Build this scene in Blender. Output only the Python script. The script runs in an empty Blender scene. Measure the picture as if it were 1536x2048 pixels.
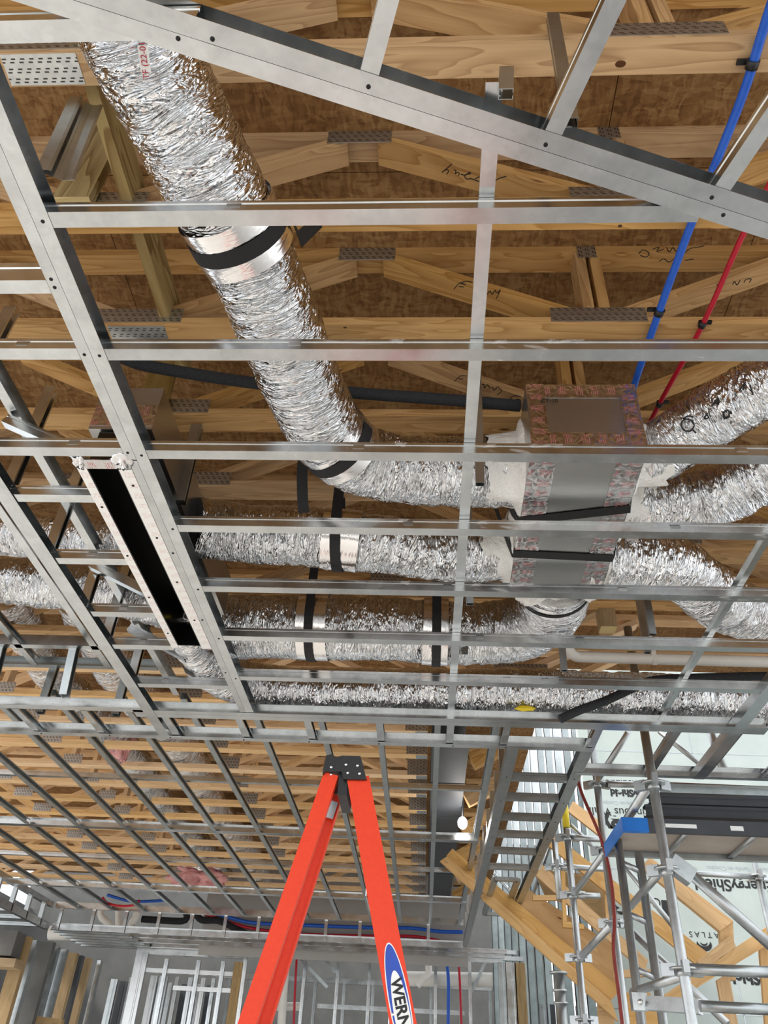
import bpy, math, random
from mathutils import Vector, Matrix, noise
random.seed(11)
SC = bpy.context.scene
COL = SC.collection
PI = math.pi
# ---------------------------------------------------------------- camera
FPX = 1569.07
cam_d = bpy.data.cameras.new('camera')
cam = bpy.data.objects.new('camera', cam_d); COL.objects.link(cam); SC.camera = cam
cam_d.sensor_fit = 'VERTICAL'; cam_d.sensor_height = 24.0; cam_d.lens = FPX/2048*24.0
cam_d.clip_start = 0.02; cam_d.clip_end = 200
def cam_axes(p, r, y):
    cp, sp = math.cos(p), math.sin(p)
    fwd = Vector((math.sin(y)*cp, math.cos(y)*cp, sp)); right = Vector((math.cos(y), -math.sin(y), 0)); up = right.cross(fwd)
    c, s = math.cos(r), math.sin(r)
    return c*right+s*up, -s*right+c*up, -fwd
CAM = Vector((0, 0, 1.55))
_r, _u, _b = cam_axes(math.radians(37.69163), math.radians(3.35893), math.radians(-4.28735))
cam.matrix_world = Matrix(((_r.x, _u.x, _b.x, CAM.x), (_r.y, _u.y, _b.y, CAM.y), (_r.z, _u.z, _b.z, CAM.z), (0, 0, 0, 1)))
# ---------------------------------------------------------------- daylight and exposure
SC.view_settings.view_transform = 'Standard'; SC.view_settings.look = 'None'
SC.view_settings.gamma = 1.0; SC.view_settings.use_curve_mapping = False
SC.view_settings.exposure = 0.55
W = bpy.data.worlds.new('sky'); SC.world = W; W.use_nodes = True
bg = W.node_tree.nodes['Background']; bg.inputs[0].default_value = (0.93, 0.97, 1.0, 1); bg.inputs[1].default_value = 1.3
sun_d = bpy.data.lights.new('sun', 'SUN'); sun_d.energy = 3.0; sun_d.angle = math.radians(4); sun_d.color = (1.0, 0.94, 0.86)
sun = bpy.data.objects.new('sun', sun_d); COL.objects.link(sun); sun.location = (-8, -4, 9)
sun.rotation_euler = Vector((.68, .22, -.60)).to_track_quat('-Z', 'Y').to_euler()
try:
    SC.cycles.max_bounces = 8; SC.cycles.diffuse_bounces = 5; SC.cycles.glossy_bounces = 4
    SC.cycles.sample_clamp_indirect = 6.0
except Exception: pass

# ---------------------------------------------------------------- materials
def new_mat(name, color=(.5, .5, .5), rough=.5, metal=0.0, spec=.5):
    m = bpy.data.materials.new(name); m.use_nodes = True
    b = m.node_tree.nodes['Principled BSDF']
    b.inputs['Base Color'].default_value = (*color, 1); b.inputs['Roughness'].default_value = rough
    b.inputs['Metallic'].default_value = metal; b.inputs['Specular IOR Level'].default_value = spec
    return m, m.node_tree, b
class NT:
    def __init__(s, nt): s.nt = nt
    def n(s, typ, **kw):
        nd = s.nt.nodes.new(typ)
        for k, v in kw.items(): setattr(nd, k, v)
        return nd
    def l(s, a, b): s.nt.links.new(a, b)
    def math(s, op, a, b=None, c=None):
        nd = s.n('ShaderNodeMath', operation=op)
        for i, x in enumerate((a, b, c)):
            if x is None: continue
            if isinstance(x, (int, float)): nd.inputs[i].default_value = x
            else: s.l(x, nd.inputs[i])
        return nd.outputs[0]
    def ramp(s, fac, stops):
        nd = s.n('ShaderNodeValToRGB'); els = nd.color_ramp.elements
        while len(els) < len(stops): els.new(0.5)
        for e, (p, c) in zip(els, stops):
            e.position = p; e.color = (*c, 1) if len(c) == 3 else c
        s.l(fac, nd.inputs[0]); return nd.outputs[0]
    def mixc(s, fac, a, b, blend='MIX'):
        nd = s.n('ShaderNodeMix', data_type='RGBA', blend_type=blend)
        for sock, x in ((nd.inputs[0], fac), (nd.inputs[6], a), (nd.inputs[7], b)):
            if isinstance(x, (int, float)): sock.default_value = x
            elif isinstance(x, tuple): sock.default_value = (*x, 1)
            else: s.l(x, sock)
        return nd.outputs[2]
    def noise(s, vec, scale, detail=3, rough=.5, dist=0):
        nd = s.n('ShaderNodeTexNoise'); nd.inputs['Scale'].default_value = scale; nd.inputs['Detail'].default_value = detail
        nd.inputs['Roughness'].default_value = rough; nd.inputs['Distortion'].default_value = dist
        if vec is not None: s.l(vec, nd.inputs['Vector'])
        return nd.outputs[0]
    def voro(s, vec, scale, feature='F1', out=0, rnd=1.0):
        nd = s.n('ShaderNodeTexVoronoi', feature=feature); nd.inputs['Scale'].default_value = scale
        nd.inputs['Randomness'].default_value = rnd
        s.l(vec, nd.inputs['Vector']); return nd.outputs[out]
    def mapping(s, vec, scale=(1, 1, 1), loc=(0, 0, 0), rot=(0, 0, 0)):
        nd = s.n('ShaderNodeMapping'); nd.inputs['Scale'].default_value = scale; nd.inputs['Location'].default_value = loc
        nd.inputs['Rotation'].default_value = rot; s.l(vec, nd.inputs[0]); return nd.outputs[0]
    def bump(s, h, bsdf, strength=.3, dist=.01):
        nd = s.n('ShaderNodeBump'); nd.inputs['Strength'].default_value = strength; nd.inputs['Distance'].default_value = dist
        s.l(h, nd.inputs['Height']); s.l(nd.outputs[0], bsdf.inputs['Normal'])

def galv_mat(name, base, rough, smear=0.0):
    m, nt, b = new_mat(name, base, rough, 1.0); N = NT(nt)
    tc = N.n('ShaderNodeTexCoord').outputs['Object']; geo = N.n('ShaderNodeNewGeometry').outputs['Random Per Island']
    oi = N.n('ShaderNodeObjectInfo').outputs['Random']
    f1 = N.noise(tc, 9, 4, .6); f2 = N.voro(tc, 70, 'F1', 1)
    bw = N.n('ShaderNodeRGBToBW'); N.l(f2, bw.inputs[0])
    f = N.math('ADD', N.math('MULTIPLY', f1, .88), N.math('MULTIPLY', bw.outputs[0], .12))
    lo = tuple(c*.86 for c in base); hi = tuple(min(1, c*1.1) for c in base)
    c = N.ramp(f, [(.3, lo), (.62, hi)])
    v = N.math('MULTIPLY_ADD', oi, .18, .9)
    hs = N.n('ShaderNodeHueSaturation'); N.l(v, hs.inputs['Value']); N.l(c, hs.inputs['Color'])
    col = hs.outputs[0]
    if smear:
        sm = N.ramp(N.noise(N.mapping(tc, (1.5, 6, 6)), 3.1, 5, .65, 1.5), [(.60, (0, 0, 0)), (.66, (1, 1, 1))])
        sm = N.math('MULTIPLY', sm, smear)
        col = N.mixc(sm, col, (.72, .72, .70))
        N.l(N.math('SUBTRACT', 1.0, N.math('MULTIPLY', sm, .7)), b.inputs['Metallic'])
    N.l(col, b.inputs['Base Color'])
    N.l(N.math('MULTIPLY_ADD', f1, .22, rough-.11), b.inputs['Roughness'])
    return m
M = {}
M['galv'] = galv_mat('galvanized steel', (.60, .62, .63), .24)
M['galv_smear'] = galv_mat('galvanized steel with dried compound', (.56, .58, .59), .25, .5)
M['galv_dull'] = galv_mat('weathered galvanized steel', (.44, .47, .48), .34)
M['tube_steel'] = galv_mat('galvanized scaffold tube', (.52, .54, .55), .40)
M['alu'] = galv_mat('mill aluminium', (.64, .65, .65), .3)

def wood_mat(name, light, dark, late=.55, knots=True, stain=0.25, ring=9.0):
    m, nt, b = new_mat(name, light, .62, 0, .25); N = NT(nt)
    uv = N.n('ShaderNodeTexCoord').outputs['UV']
    geo = N.n('ShaderNodeNewGeometry').outputs['Random Per Island']; oi = N.n('ShaderNodeObjectInfo').outputs['Random']
    off = N.n('ShaderNodeCombineXYZ'); rr = N.math('ADD', N.math('MULTIPLY', geo, 53.0), N.math('MULTIPLY', oi, 91.0))
    N.l(rr, off.inputs[0]); N.l(N.math('MULTIPLY', rr, 1.7), off.inputs[1])
    va = N.n('ShaderNodeVectorMath', operation='ADD'); N.l(uv, va.inputs[0]); N.l(off.outputs[0], va.inputs[1]); p = va.outputs[0]
    # knots warp the grain around them
    kd = N.voro(N.mapping(p, (2.1, 7.5, 1)), 1.0, 'F1', 0)
    kmask = N.ramp(kd, [(.035, (1, 1, 1)), (.075, (0, 0, 0))])
    kwarp = N.ramp(kd, [(.0, (1, 1, 1)), (.3, (0, 0, 0))])
    base = N.noise(N.mapping(p, (.7, 6, 1)), 1.6, 2, .5, .3)
    h = N.math('ADD', base, N.math('MULTIPLY', kwarp, .22 if knots else 0.0))
    rings = N.math('FRACT', N.math('MULTIPLY', h, ring))
    rings = N.ramp(rings, [(.0, (0, 0, 0)), (.72, (.55, .55, .55)), (.93, (1, 1, 1)), (1.0, (0, 0, 0))])
    fine = N.noise(N.mapping(p, (3, 190, 1)), 1.0, 3, .6)
    t = N.math('ADD', N.math('MULTIPLY', rings, late), N.math('MULTIPLY', fine, .4))
    c = N.ramp(t, [(.12, light), (.85, dark)])
    if knots:
        c = N.mixc(kmask, c, (dark[0]*.25, dark[1]*.16, dark[2]*.12))
    st = N.ramp(N.noise(N.mapping(p, (1.0, 3.5, 1)), 1.3, 4, .65, .5), [(.5, (1, 1, 1)), (.72, (1-stain, 1-stain*1.1, 1-stain*1.25))])
    c = N.mixc(1.0, c, st, 'MULTIPLY')
    hs = N.n('ShaderNodeHueSaturation'); N.l(N.math('MULTIPLY_ADD', geo, .36, .82), hs.inputs['Value']); N.l(N.math('MULTIPLY_ADD', oi, .25, .9), hs.inputs['Saturation']); N.l(c, hs.inputs['Color'])
    N.l(hs.outputs[0], b.inputs['Base Color']); N.bump(t, b, .12, .003)
    return m
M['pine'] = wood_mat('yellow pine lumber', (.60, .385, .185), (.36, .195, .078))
M['pine_far_lit'] = wood_mat('lightened pine lumber', (.88, .62, .36), (.66, .40, .19), .4)  # lighter copy of the pine: the far trusses' brightness is put into the colour
M['stair_wood'] = wood_mat('pine stair lumber', (.60, .385, .185), (.42, .24, .095), .4, True, .1, 5)
M['treated'] = wood_mat('treated green-brown lumber', (.40, .30, .125), (.20, .125, .04), .8, True, .15, 7)
M['pale_treated'] = wood_mat('pale green treated lumber', (.50, .50, .30), (.36, .36, .20), .4)
M['end_grain'] = wood_mat('cut end of lumber', (.62, .50, .26), (.46, .34, .15), .5, False, .1, 5)
M['post_wood'] = wood_mat('dull tan post lumber', (.40, .29, .165), (.26, .175, .09), .4, False, .2)

def osb_mat():
    m, nt, b = new_mat('oriented strand board', (.4, .24, .1), .7, 0, .2); N = NT(nt)
    tc = N.n('ShaderNodeTexCoord').outputs['Object']
    w = N.n('ShaderNodeVectorMath', operation='ADD'); ns = N.n('ShaderNodeTexNoise'); ns.inputs['Scale'].default_value = 9; N.l(tc, ns.inputs['Vector'])
    sc = N.n('ShaderNodeVectorMath', operation='SCALE'); sc.inputs['Scale'].default_value = .06; N.l(ns.outputs[1], sc.inputs[0])
    N.l(tc, w.inputs[0]); N.l(sc.outputs[0], w.inputs[1]); p = w.outputs[0]
    c1 = N.voro(N.mapping(p, (22, 75, 1), rot=(0, 0, .5)), 1, 'F1', 1); c2 = N.voro(N.mapping(p, (80, 22, 1), rot=(0, 0, -.35)), 1, 'F1', 1)
    b1 = N.n('ShaderNodeRGBToBW'); N.l(c1, b1.inputs[0]); b2 = N.n('ShaderNodeRGBToBW'); N.l(c2, b2.inputs[0])
    t = N.math('ADD', N.math('MULTIPLY', b1.outputs[0], .4), N.math('MULTIPLY', b2.outputs[0], .4))
    t = N.math('ADD', t, N.math('MULTIPLY', N.noise(tc, 40, 4, .7), .35))
    c = N.ramp(t, [(.2, (.13, .060, .020)), (.5, (.25, .130, .048)), (.85, (.38, .225, .095))])
    st = N.ramp(N.noise(tc, 1.4, 4, .6), [(.45, (1, 1, 1)), (.7, (.72, .66, .58))])
    N.l(N.mixc(1.0, c, st, 'MULTIPLY'), b.inputs['Base Color']); N.bump(t, b, .3, .004)
    return m
M['osb'] = osb_mat()

def plate_mat(name, base, slot_dark=.03):
    m, nt, b = new_mat(name, base, .42, 1.0); N = NT(nt)
    uv = N.n('ShaderNodeTexCoord').outputs['UV']; sx = N.n('ShaderNodeSeparateXYZ'); N.l(uv, sx.inputs[0])
    r = N.math('FLOOR', N.math('DIVIDE', sx.outputs[1], .0085))
    u = N.math('FRACT', N.math('ADD', N.math('DIVIDE', sx.outputs[0], .0254), N.math('MULTIPLY', r, .21)))
    v = N.math('FRACT', N.math('DIVIDE', sx.outputs[1], .0085))
    mk = N.math('MULTIPLY', N.math('LESS_THAN', N.math('ABSOLUTE', N.math('SUBTRACT', u, .5)), .24), N.math('LESS_THAN', N.math('ABSOLUTE', N.math('SUBTRACT', v, .5)), .24))
    row3 = N.math('LESS_THAN', N.math('FRACT', N.math('DIVIDE', r, 3.0)), .6)
    mk = N.math('MULTIPLY', mk, row3)
    tc = N.n('ShaderNodeTexCoord').outputs['Object']
    c = N.ramp(N.noise(tc, 30, 3), [(.3, tuple(x*.8 for x in base)), (.7, base)])
    N.l(N.mixc(mk, c, (slot_dark, slot_dark*.9, slot_dark*.8)), b.inputs['Base Color'])
    N.l(N.math('SUBTRACT', 1.0, mk), b.inputs['Metallic'])
    return m
M['plate'] = plate_mat('punched truss plate', (.66, .67, .66))

def foil_mat(name, base=(.74, .74, .75), rough=.10, bump=1.0, ink=False, warm=0.0):
    m, nt, b = new_mat(name, base, rough, 1.0); N = NT(nt)
    uv = N.n('ShaderNodeTexCoord').outputs['UV']; oi = N.n('ShaderNodeObjectInfo').outputs['Random']
    off = N.n('ShaderNodeCombineXYZ'); N.l(N.math('MULTIPLY', oi, 37.0), off.inputs[2])
    va = N.n('ShaderNodeVectorMath', operation='ADD'); N.l(uv, va.inputs[0]); N.l(off.outputs[0], va.inputs[1]); p = va.outputs[0]
    a = N.noise(N.mapping(p, (6, 30, 1)), 1.0, 2, .55, 2.2)
    a = N.math('ABSOLUTE', N.math('SUBTRACT', a, .5))
    c1 = N.voro(N.mapping(p, (9, 27, 1), rot=(0, 0, .25)), 1.0, 'F1', 0)
    c2 = N.voro(N.mapping(p, (26, 60, 1), rot=(0, 0, -.3)), 1.0, 'DISTANCE_TO_EDGE', 0)
    h = N.math('ADD', N.math('MULTIPLY', a, 1.9), N.math('ADD', N.math('MULTIPLY', c1, .9), N.math('MULTIPLY', c2, .5)))
    N.bump(h, b, bump, .020)
    if ink:
        sx = N.n('ShaderNodeSeparateXYZ'); N.l(uv, sx.inputs[0])
        lines = N.math('LESS_THAN', N.math('FRACT', N.math('DIVIDE', sx.outputs[0], .011)), .42)
        gl = N.math('GREATER_THAN', N.noise(N.mapping(uv, (60, 230, 1)), 1, 1), .5)
        block = N.math('LESS_THAN', N.math('FRACT', N.math('DIVIDE', sx.outputs[1], .62)), .55)
        band = N.math('LESS_THAN', N.math('ABSOLUTE', N.math('SUBTRACT', sx.outputs[0], ink)), .038)
        mk = N.math('MULTIPLY', N.math('MULTIPLY', lines, gl), N.math('MULTIPLY', block, band))
        N.l(N.mixc(mk, base, (.03, .02, .02)), b.inputs['Base Color'])
    return m
M['foil'] = foil_mat('crinkled foil jacket')
M['foil_ink'] = foil_mat('crinkled foil jacket with printed band', ink=.52)
M['foil_smooth'] = foil_mat('smooth foil sleeve', (.90, .88, .88), .2, .12)

def board_foil(name):
    m, nt, b = new_mat(name, (.50, .50, .49), .3, 1.0); N = NT(nt)
    uv = N.n('ShaderNodeTexCoord').outputs['UV']; sx = N.n('ShaderNodeSeparateXYZ'); N.l(uv, sx.inputs[0])
    g = N.math('MAXIMUM', N.math('LESS_THAN', N.math('FRACT', N.math('DIVIDE', sx.outputs[0], .011)), .14), N.math('LESS_THAN', N.math('FRACT', N.math('DIVIDE', sx.outputs[1], .011)), .14))
    h = N.math('ADD', N.math('MULTIPLY', g, .15), N.noise(uv, 14, 3, .6))
    N.bump(h, b, .22, .006)
    return m
M['board_foil'] = board_foil('foil faced duct board')
def tape_mat(name, base=(.60, .585, .585), ink=.75, bump=.55):
    m, nt, b = new_mat(name, base, .2, 1.0); N = NT(nt)
    uv = N.n('ShaderNodeTexCoord').outputs['UV']; sx = N.n('ShaderNodeSeparateXYZ'); N.l(uv, sx.inputs[0])
    u, v = sx.outputs[0], sx.outputs[1]
    blk = N.math('LESS_THAN', N.math('FRACT', N.math('DIVIDE', u, .055)), .5)
    ln = N.math('LESS_THAN', N.math('FRACT', N.math('DIVIDE', u, .0065)), .5)
    gl = N.math('GREATER_THAN', N.noise(N.mapping(uv, (300, 90, 1)), 1, 1), .47)
    vb = N.math('LESS_THAN', N.math('ABSOLUTE', N.math('SUBTRACT', N.math('FRACT', N.math('DIVIDE', v, .06)), .5)), .34)
    mk = N.math('MULTIPLY', N.math('MULTIPLY', blk, ln), N.math('MULTIPLY', gl, vb))
    mk = N.math('MULTIPLY', mk, ink)
    N.l(N.mixc(mk, base, (.50, .04, .05)), b.inputs['Base Color']); N.l(N.math('SUBTRACT', 1.0, mk), b.inputs['Metallic'])
    h = N.voro(N.mapping(uv, (40, 40, 1)), 1, 'DISTANCE_TO_EDGE', 0); N.bump(h, b, bump, .006)
    return m
M['tape'] = tape_mat('foil tape with red print'); M['tape_bright'] = tape_mat('bright foil tape with red print', (.90, .90, .91), .35, .12)

def plain(key, name, color, rough=.5, metal=0, spec=.5, bump=None):
    m, nt, b = new_mat(name, color, rough, metal, spec)
    if bump:
        N = NT(nt); tc = N.n('ShaderNodeTexCoord').outputs['Object']; N.bump(N.noise(tc, bump[0], 4, .65), b, bump[1], bump[2])
    M[key] = m; return m
def mottled(key, name, c1, c2, scale, rough=.6, metal=0, bump=None, spec=.4):
    m, nt, b = new_mat(name, c1, rough, metal, spec); N = NT(nt); tc = N.n('ShaderNodeTexCoord').outputs['Object']
    f = N.noise(tc, scale, 5, .6); N.l(N.ramp(f, [(.32, c1), (.68, c2)]), b.inputs['Base Color'])
    if bump: N.bump(N.noise(tc, bump[0], 4, .65), b, bump[1], bump[2])
    M[key] = m; return m
mottled('fiberglass', 'orange fiberglass', (.80, .046, .004), (.74, .036, .003), 90, .42)
plain('cap_plastic', 'black molded plastic', (.008, .008, .009), .42, bump=(60, .15, .003))
plain('strap', 'black woven strap', (.008, .008, .009), .75, bump=(400, .3, .002))
plain('black', 'black paint', (.004, .004, .004), .5)
plain('slot_black', 'matte black diffuser', (.003, .003, .003), .22)
plain('screw', 'dark phosphate screw', (.015, .015, .016), .4, .6)
plain('rivet', 'bright rivet', (.8, .8, .8), .25, 1)
mottled('pex_blue', 'blue plastic tubing', (.012, .09, .50), (.02, .12, .58), 30, .3)
mottled('pex_red', 'red plastic tubing', (.42, .006, .022), (.50, .01, .03), 30, .3)
mottled('pvc', 'white plastic pipe', (.78, .76, .71), (.84, .82, .78), 6, .35)
mottled('foam', 'black foam pipe insulation', (.012, .013, .015), (.03, .032, .036), 160, .9, bump=(220, .8, .004))
mottled('mastic', 'white duct mastic', (.78, .76, .73), (.86, .85, .83), 14, .7, bump=(24, 1.0, .02))
mottled('pink', 'pink fiberglass insulation', (.86, .36, .36), (.94, .55, .54), 24, .95, bump=(40, 1.0, .02))
mottled('yellow', 'yellow film', (.75, .55, .01), (.82, .65, .05), 30, .5)
mottled('steel_beam', 'dark grey primed steel', (.050, .055, .064), (.068, .073, .082), 4, .6, spec=.3)
mottled('concrete', 'concrete slab', (.50, .49, .46), (.62, .60, .57), 1.2, .8, bump=(40, .2, .004))
mottled('dark_ground', 'dark unseen ground', (.10, .08, .06), (.17, .14, .11), 2, .95)  # for the added floor piece out of view: darkens reflections and bounce
mottled('block', 'grey painted block', (.10, .10, .098), (.14, .138, .132), 3, .9)
mottled('gypsum', 'pale grey gypsum board', (.36, .345, .33), (.42, .40, .385), 1.5, .9)
mottled('sheathing', 'glass faced sheathing', (.38, .44, .42), (.45, .50, .485), 3, .4)
mottled('blue_paint', 'blue painted plank end', (.01, .13, .50), (.015, .18, .60), 8, .4)
mottled('plank_deck', 'plywood plank deck', (.36, .31, .27), (.48, .42, .37), 3, .7)
mottled('label_white', 'white label', (.80, .80, .79), (.86, .86, .85), 40, .4)
plain('label_blue', 'blue label ink', (.01, .06, .42), .4)
plain('red_ink', 'red ink', (.45, .02, .04), .5)
mottled('red_hose', 'dark red hose', (.20, .02, .015), (.26, .03, .02), 20, .5)
mottled('rust', 'rusty steel', (.22, .09, .035), (.40, .38, .36), 8, .7, .3)
m_, nt_, b_ = new_mat('glowing lamp', (1, 1, 1), .4); b_.inputs['Emission Color'].default_value = (1, .97, .92, 1); b_.inputs['Emission Strength'].default_value = 12; M['lamp'] = m_

# ---------------------------------------------------------------- mesh helpers
def V(*a): return Vector(a if len(a) == 3 else a[0])
class MB:
    def __init__(s): s.v = []; s.f = []; s.uv = []; s.sm = []; s.mi = []
    def face(s, idx, uv, smooth=False, mi=0): s.f.append(tuple(idx)); s.uv.append(uv); s.sm.append(smooth); s.mi.append(mi)
    def box(s, c, ax, half, mi=0):
        c = V(c); a = [V(x).normalized() for x in ax]; base = len(s.v)
        for i in (-1, 1):
            for j in (-1, 1):
                for k in (-1, 1): s.v.append(c+a[0]*half[0]*i+a[1]*half[1]*j+a[2]*half[2]*k)
        I = lambda i, j, k: base+(4 if i > 0 else 0)+(2 if j > 0 else 0)+(1 if k > 0 else 0)
        quads = [((-1,-1,-1),(-1,-1,1),(-1,1,1),(-1,1,-1)), ((1,-1,-1),(1,1,-1),(1,1,1),(1,-1,1)), ((-1,-1,-1),(1,-1,-1),(1,-1,1),(-1,-1,1)),
                 ((-1,1,-1),(-1,1,1),(1,1,1),(1,1,-1)), ((-1,-1,-1),(-1,1,-1),(1,1,-1),(1,-1,-1)), ((-1,-1,1),(1,-1,1),(1,1,1),(-1,1,1))]
        axs = [(1, 2), (1, 2), (0, 2), (0, 2), (0, 1), (0, 1)]
        flip = (a[0].cross(a[1])).dot(a[2]) < 0
        for n, (q, (p, r)) in enumerate(zip(quads, axs)):
            if half[p] < half[r]: p, r = r, p
            uv = [(co[p]*half[p]+.5*n*.13, co[r]*half[r]+.11*n) for co in q]; ids = [I(*co) for co in q]
            if flip: ids = ids[::-1]; uv = uv[::-1]
            s.face(ids, uv, False, mi)
    def beam(s, p0, p1, n, w, h, mi=0):
        p0, p1 = V(p0), V(p1); d = (p1-p0); L = d.length; d.normalize(); n = V(n); n = (n-d*n.dot(d)).normalized()
        s.box((p0+p1)/2, (d, n, d.cross(n)), (L/2, w/2, h/2), mi)
    def extr(s, prof, p0, p1, n, u, smooth=False, mi=0):
        p0, p1, n, u = V(p0), V(p1), V(n), V(u); L = (p1-p0).length; base = len(s.v); k = len(prof)
        area = sum(prof[i][0]*prof[(i+1) % k][1]-prof[(i+1) % k][0]*prof[i][1] for i in range(k))
        if (area < 0) != ((n.cross(u)).dot(p1-p0) < 0): prof = prof[::-1]
        for P in (p0, p1):
            for a, b in prof: s.v.append(P+n*a+u*b)
        acc = 0
        for i in range(k):
            j = (i+1) % k; e = math.hypot(prof[j][0]-prof[i][0], prof[j][1]-prof[i][1])
            s.face((base+i, base+j, base+k+j, base+k+i), [(0, acc), (0, acc+e), (L, acc+e), (L, acc)], smooth, mi); acc += e
        s.face([base+i for i in range(k)][::-1], [(prof[i][0], prof[i][1]) for i in range(k)][::-1], False, mi)
        s.face([base+k+i for i in range(k)], [(prof[i][0], prof[i][1]) for i in range(k)], False, mi)
    def tube(s, pts, r, seg=16, caps=True, fn=None, mi=0, up=(0, 0, 1)):
        pts = [V(p) for p in pts]; n = len(pts); base = len(s.v); acc = 0.0; frames = []
        t0 = (pts[1]-pts[0]).normalized(); u = V(up); u = u-t0*u.dot(t0)
        if u.length < .05: u = V(0, 1, 0)-t0*t0.y
        u.normalize(); accs = []
        for i in range(n):
            t = (pts[min(i+1, n-1)]-pts[max(i-1, 0)]).normalized(); u = (u-t*u.dot(t)).normalized(); w = t.cross(u)
            if i: acc += (pts[i]-pts[i-1]).length
            accs.append(acc); rr = r[i] if isinstance(r, (list, tuple)) else r
            for k in range(seg):
                th = 2*PI*k/seg; q = rr if fn is None else rr+fn(acc, th, rr)
                s.v.append(pts[i]+(u*math.cos(th)+w*math.sin(th))*q)
        r0 = r[0] if isinstance(r, (list, tuple)) else r
        for i in range(n-1):
            for k in range(seg):
                k2 = (k+1) % seg; a, b = base+i*seg+k, base+i*seg+k2
                u0, u1 = 2*PI*k/seg*r0, 2*PI*(k+1)/seg*r0
                s.face((a, b, b+seg, a+seg), [(u0, accs[i]), (u1, accs[i]), (u1, accs[i+1]), (u0, accs[i+1])], True, mi)
        if caps:
            s.face([base+k for k in range(seg)][::-1], [(0, 0)]*seg, False, mi)
            s.face([base+(n-1)*seg+k for k in range(seg)], [(0, 0)]*seg, False, mi)
    def cyl(s, p0, p1, r, seg=16, mi=0): s.tube([p0, p1], r, seg, True, None, mi)
    def ribbon(s, pts, wid, w, t=.0016, mi=0):
        pts = [V(p) for p in pts]; wid = V(wid).normalized(); n = len(pts); base = len(s.v); acc = 0
        for i in range(n):
            d = (pts[min(i+1, n-1)]-pts[max(i-1, 0)]).normalized(); wv = (wid-d*wid.dot(d)).normalized(); nn = d.cross(wv)
            for a, b in ((-1, -1), (1, -1), (1, 1), (-1, 1)): s.v.append(pts[i]+wv*w/2*a+nn*t/2*b)
        for i in range(n-1):
            L = (pts[i+1]-pts[i]).length
            for k in range(4):
                k2 = (k+1) % 4; a, b = base+4*i+k, base+4*i+k2
                s.face((a, b, b+4, a+4), [(acc, 0), (acc, w), (acc+L, w), (acc+L, 0)], False, mi)
            acc += L
        s.face([base+k for k in range(4)][::-1], [(0, 0)]*4); s.face([base+4*(n-1)+k for k in range(4)], [(0, 0)]*4)
    def ball(s, c, r, seg=10, rings=6, sq=(1, 1, 1), mi=0):
        c = V(c); base = len(s.v)
        for i in range(rings+1):
            ph = PI*i/rings
            for k in range(seg):
                th = 2*PI*k/seg; s.v.append(c+V(r*sq[0]*math.sin(ph)*math.cos(th), r*sq[1]*math.sin(ph)*math.sin(th), r*sq[2]*math.cos(ph)))
        for i in range(rings):
            for k in range(seg):
                k2 = (k+1) % seg; s.face((base+i*seg+k, base+(i+1)*seg+k, base+(i+1)*seg+k2, base+i*seg+k2), [(0, 0)]*4, True, mi)
    def build(s, name, mats, parent=None, origin=None):
        me = bpy.data.meshes.new(name)
        if origin is None:
            lo = [min(v[i] for v in s.v) for i in range(3)]; hi = [max(v[i] for v in s.v) for i in range(3)]
            origin = V((lo[0]+hi[0])/2, (lo[1]+hi[1])/2, lo[2])
        origin = V(origin)
        me.from_pydata([v-origin for v in s.v], [], s.f)
        uvl = me.uv_layers.new(name='UVMap'); i = 0; flat = []
        for fu in s.uv:
            for u in fu: flat += [u[0], u[1]]
        uvl.data.foreach_set('uv', flat)
        me.polygons.foreach_set('use_smooth', s.sm); me.polygons.foreach_set('material_index', s.mi)
        if not isinstance(mats, (list, tuple)): mats = [mats]
        for m in mats: me.materials.append(M[m] if isinstance(m, str) else m)
        me.update()
        o = bpy.data.objects.new(name, me); COL.objects.link(o)
        if parent is not None:
            o.parent = parent; pw = V(0, 0, 0); q = parent
            while q is not None: pw = pw+q.location; q = q.parent
            o.location = origin-pw
        else: o.location = origin
        return o
def tag(o, label=None, cat=None, group=None, kind=None):
    if label: o['label'] = label
    if cat: o['category'] = cat
    if group: o['group'] = group
    if kind: o['kind'] = kind
    return o
def thing(name, loc, label, cat, group=None):
    o = bpy.data.objects.new(name, None); COL.objects.link(o); o.location = loc; o.empty_display_size = .1
    return tag(o, label, cat, group)
def kids(o): return [c for c in bpy.data.objects if c.parent == o]
def dup(src, delta, label=None):
    r = src.copy(); COL.objects.link(r); r.location = src.location+V(delta)
    if label: r['label'] = label
    for c in KIDS[src.name]:
        d = c.copy(); COL.objects.link(d); d.parent = r
    return r
KIDS = {}
ORD = 'first second third fourth fifth sixth seventh eighth ninth tenth eleventh twelfth thirteenth fourteenth fifteenth sixteenth seventeenth eighteenth nineteenth twentieth twenty-first twenty-second twenty-third twenty-fourth twenty-fifth'.split()
X_, Y_, Z_ = V(1, 0, 0), V(0, 1, 0), V(0, 0, 1)

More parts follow.
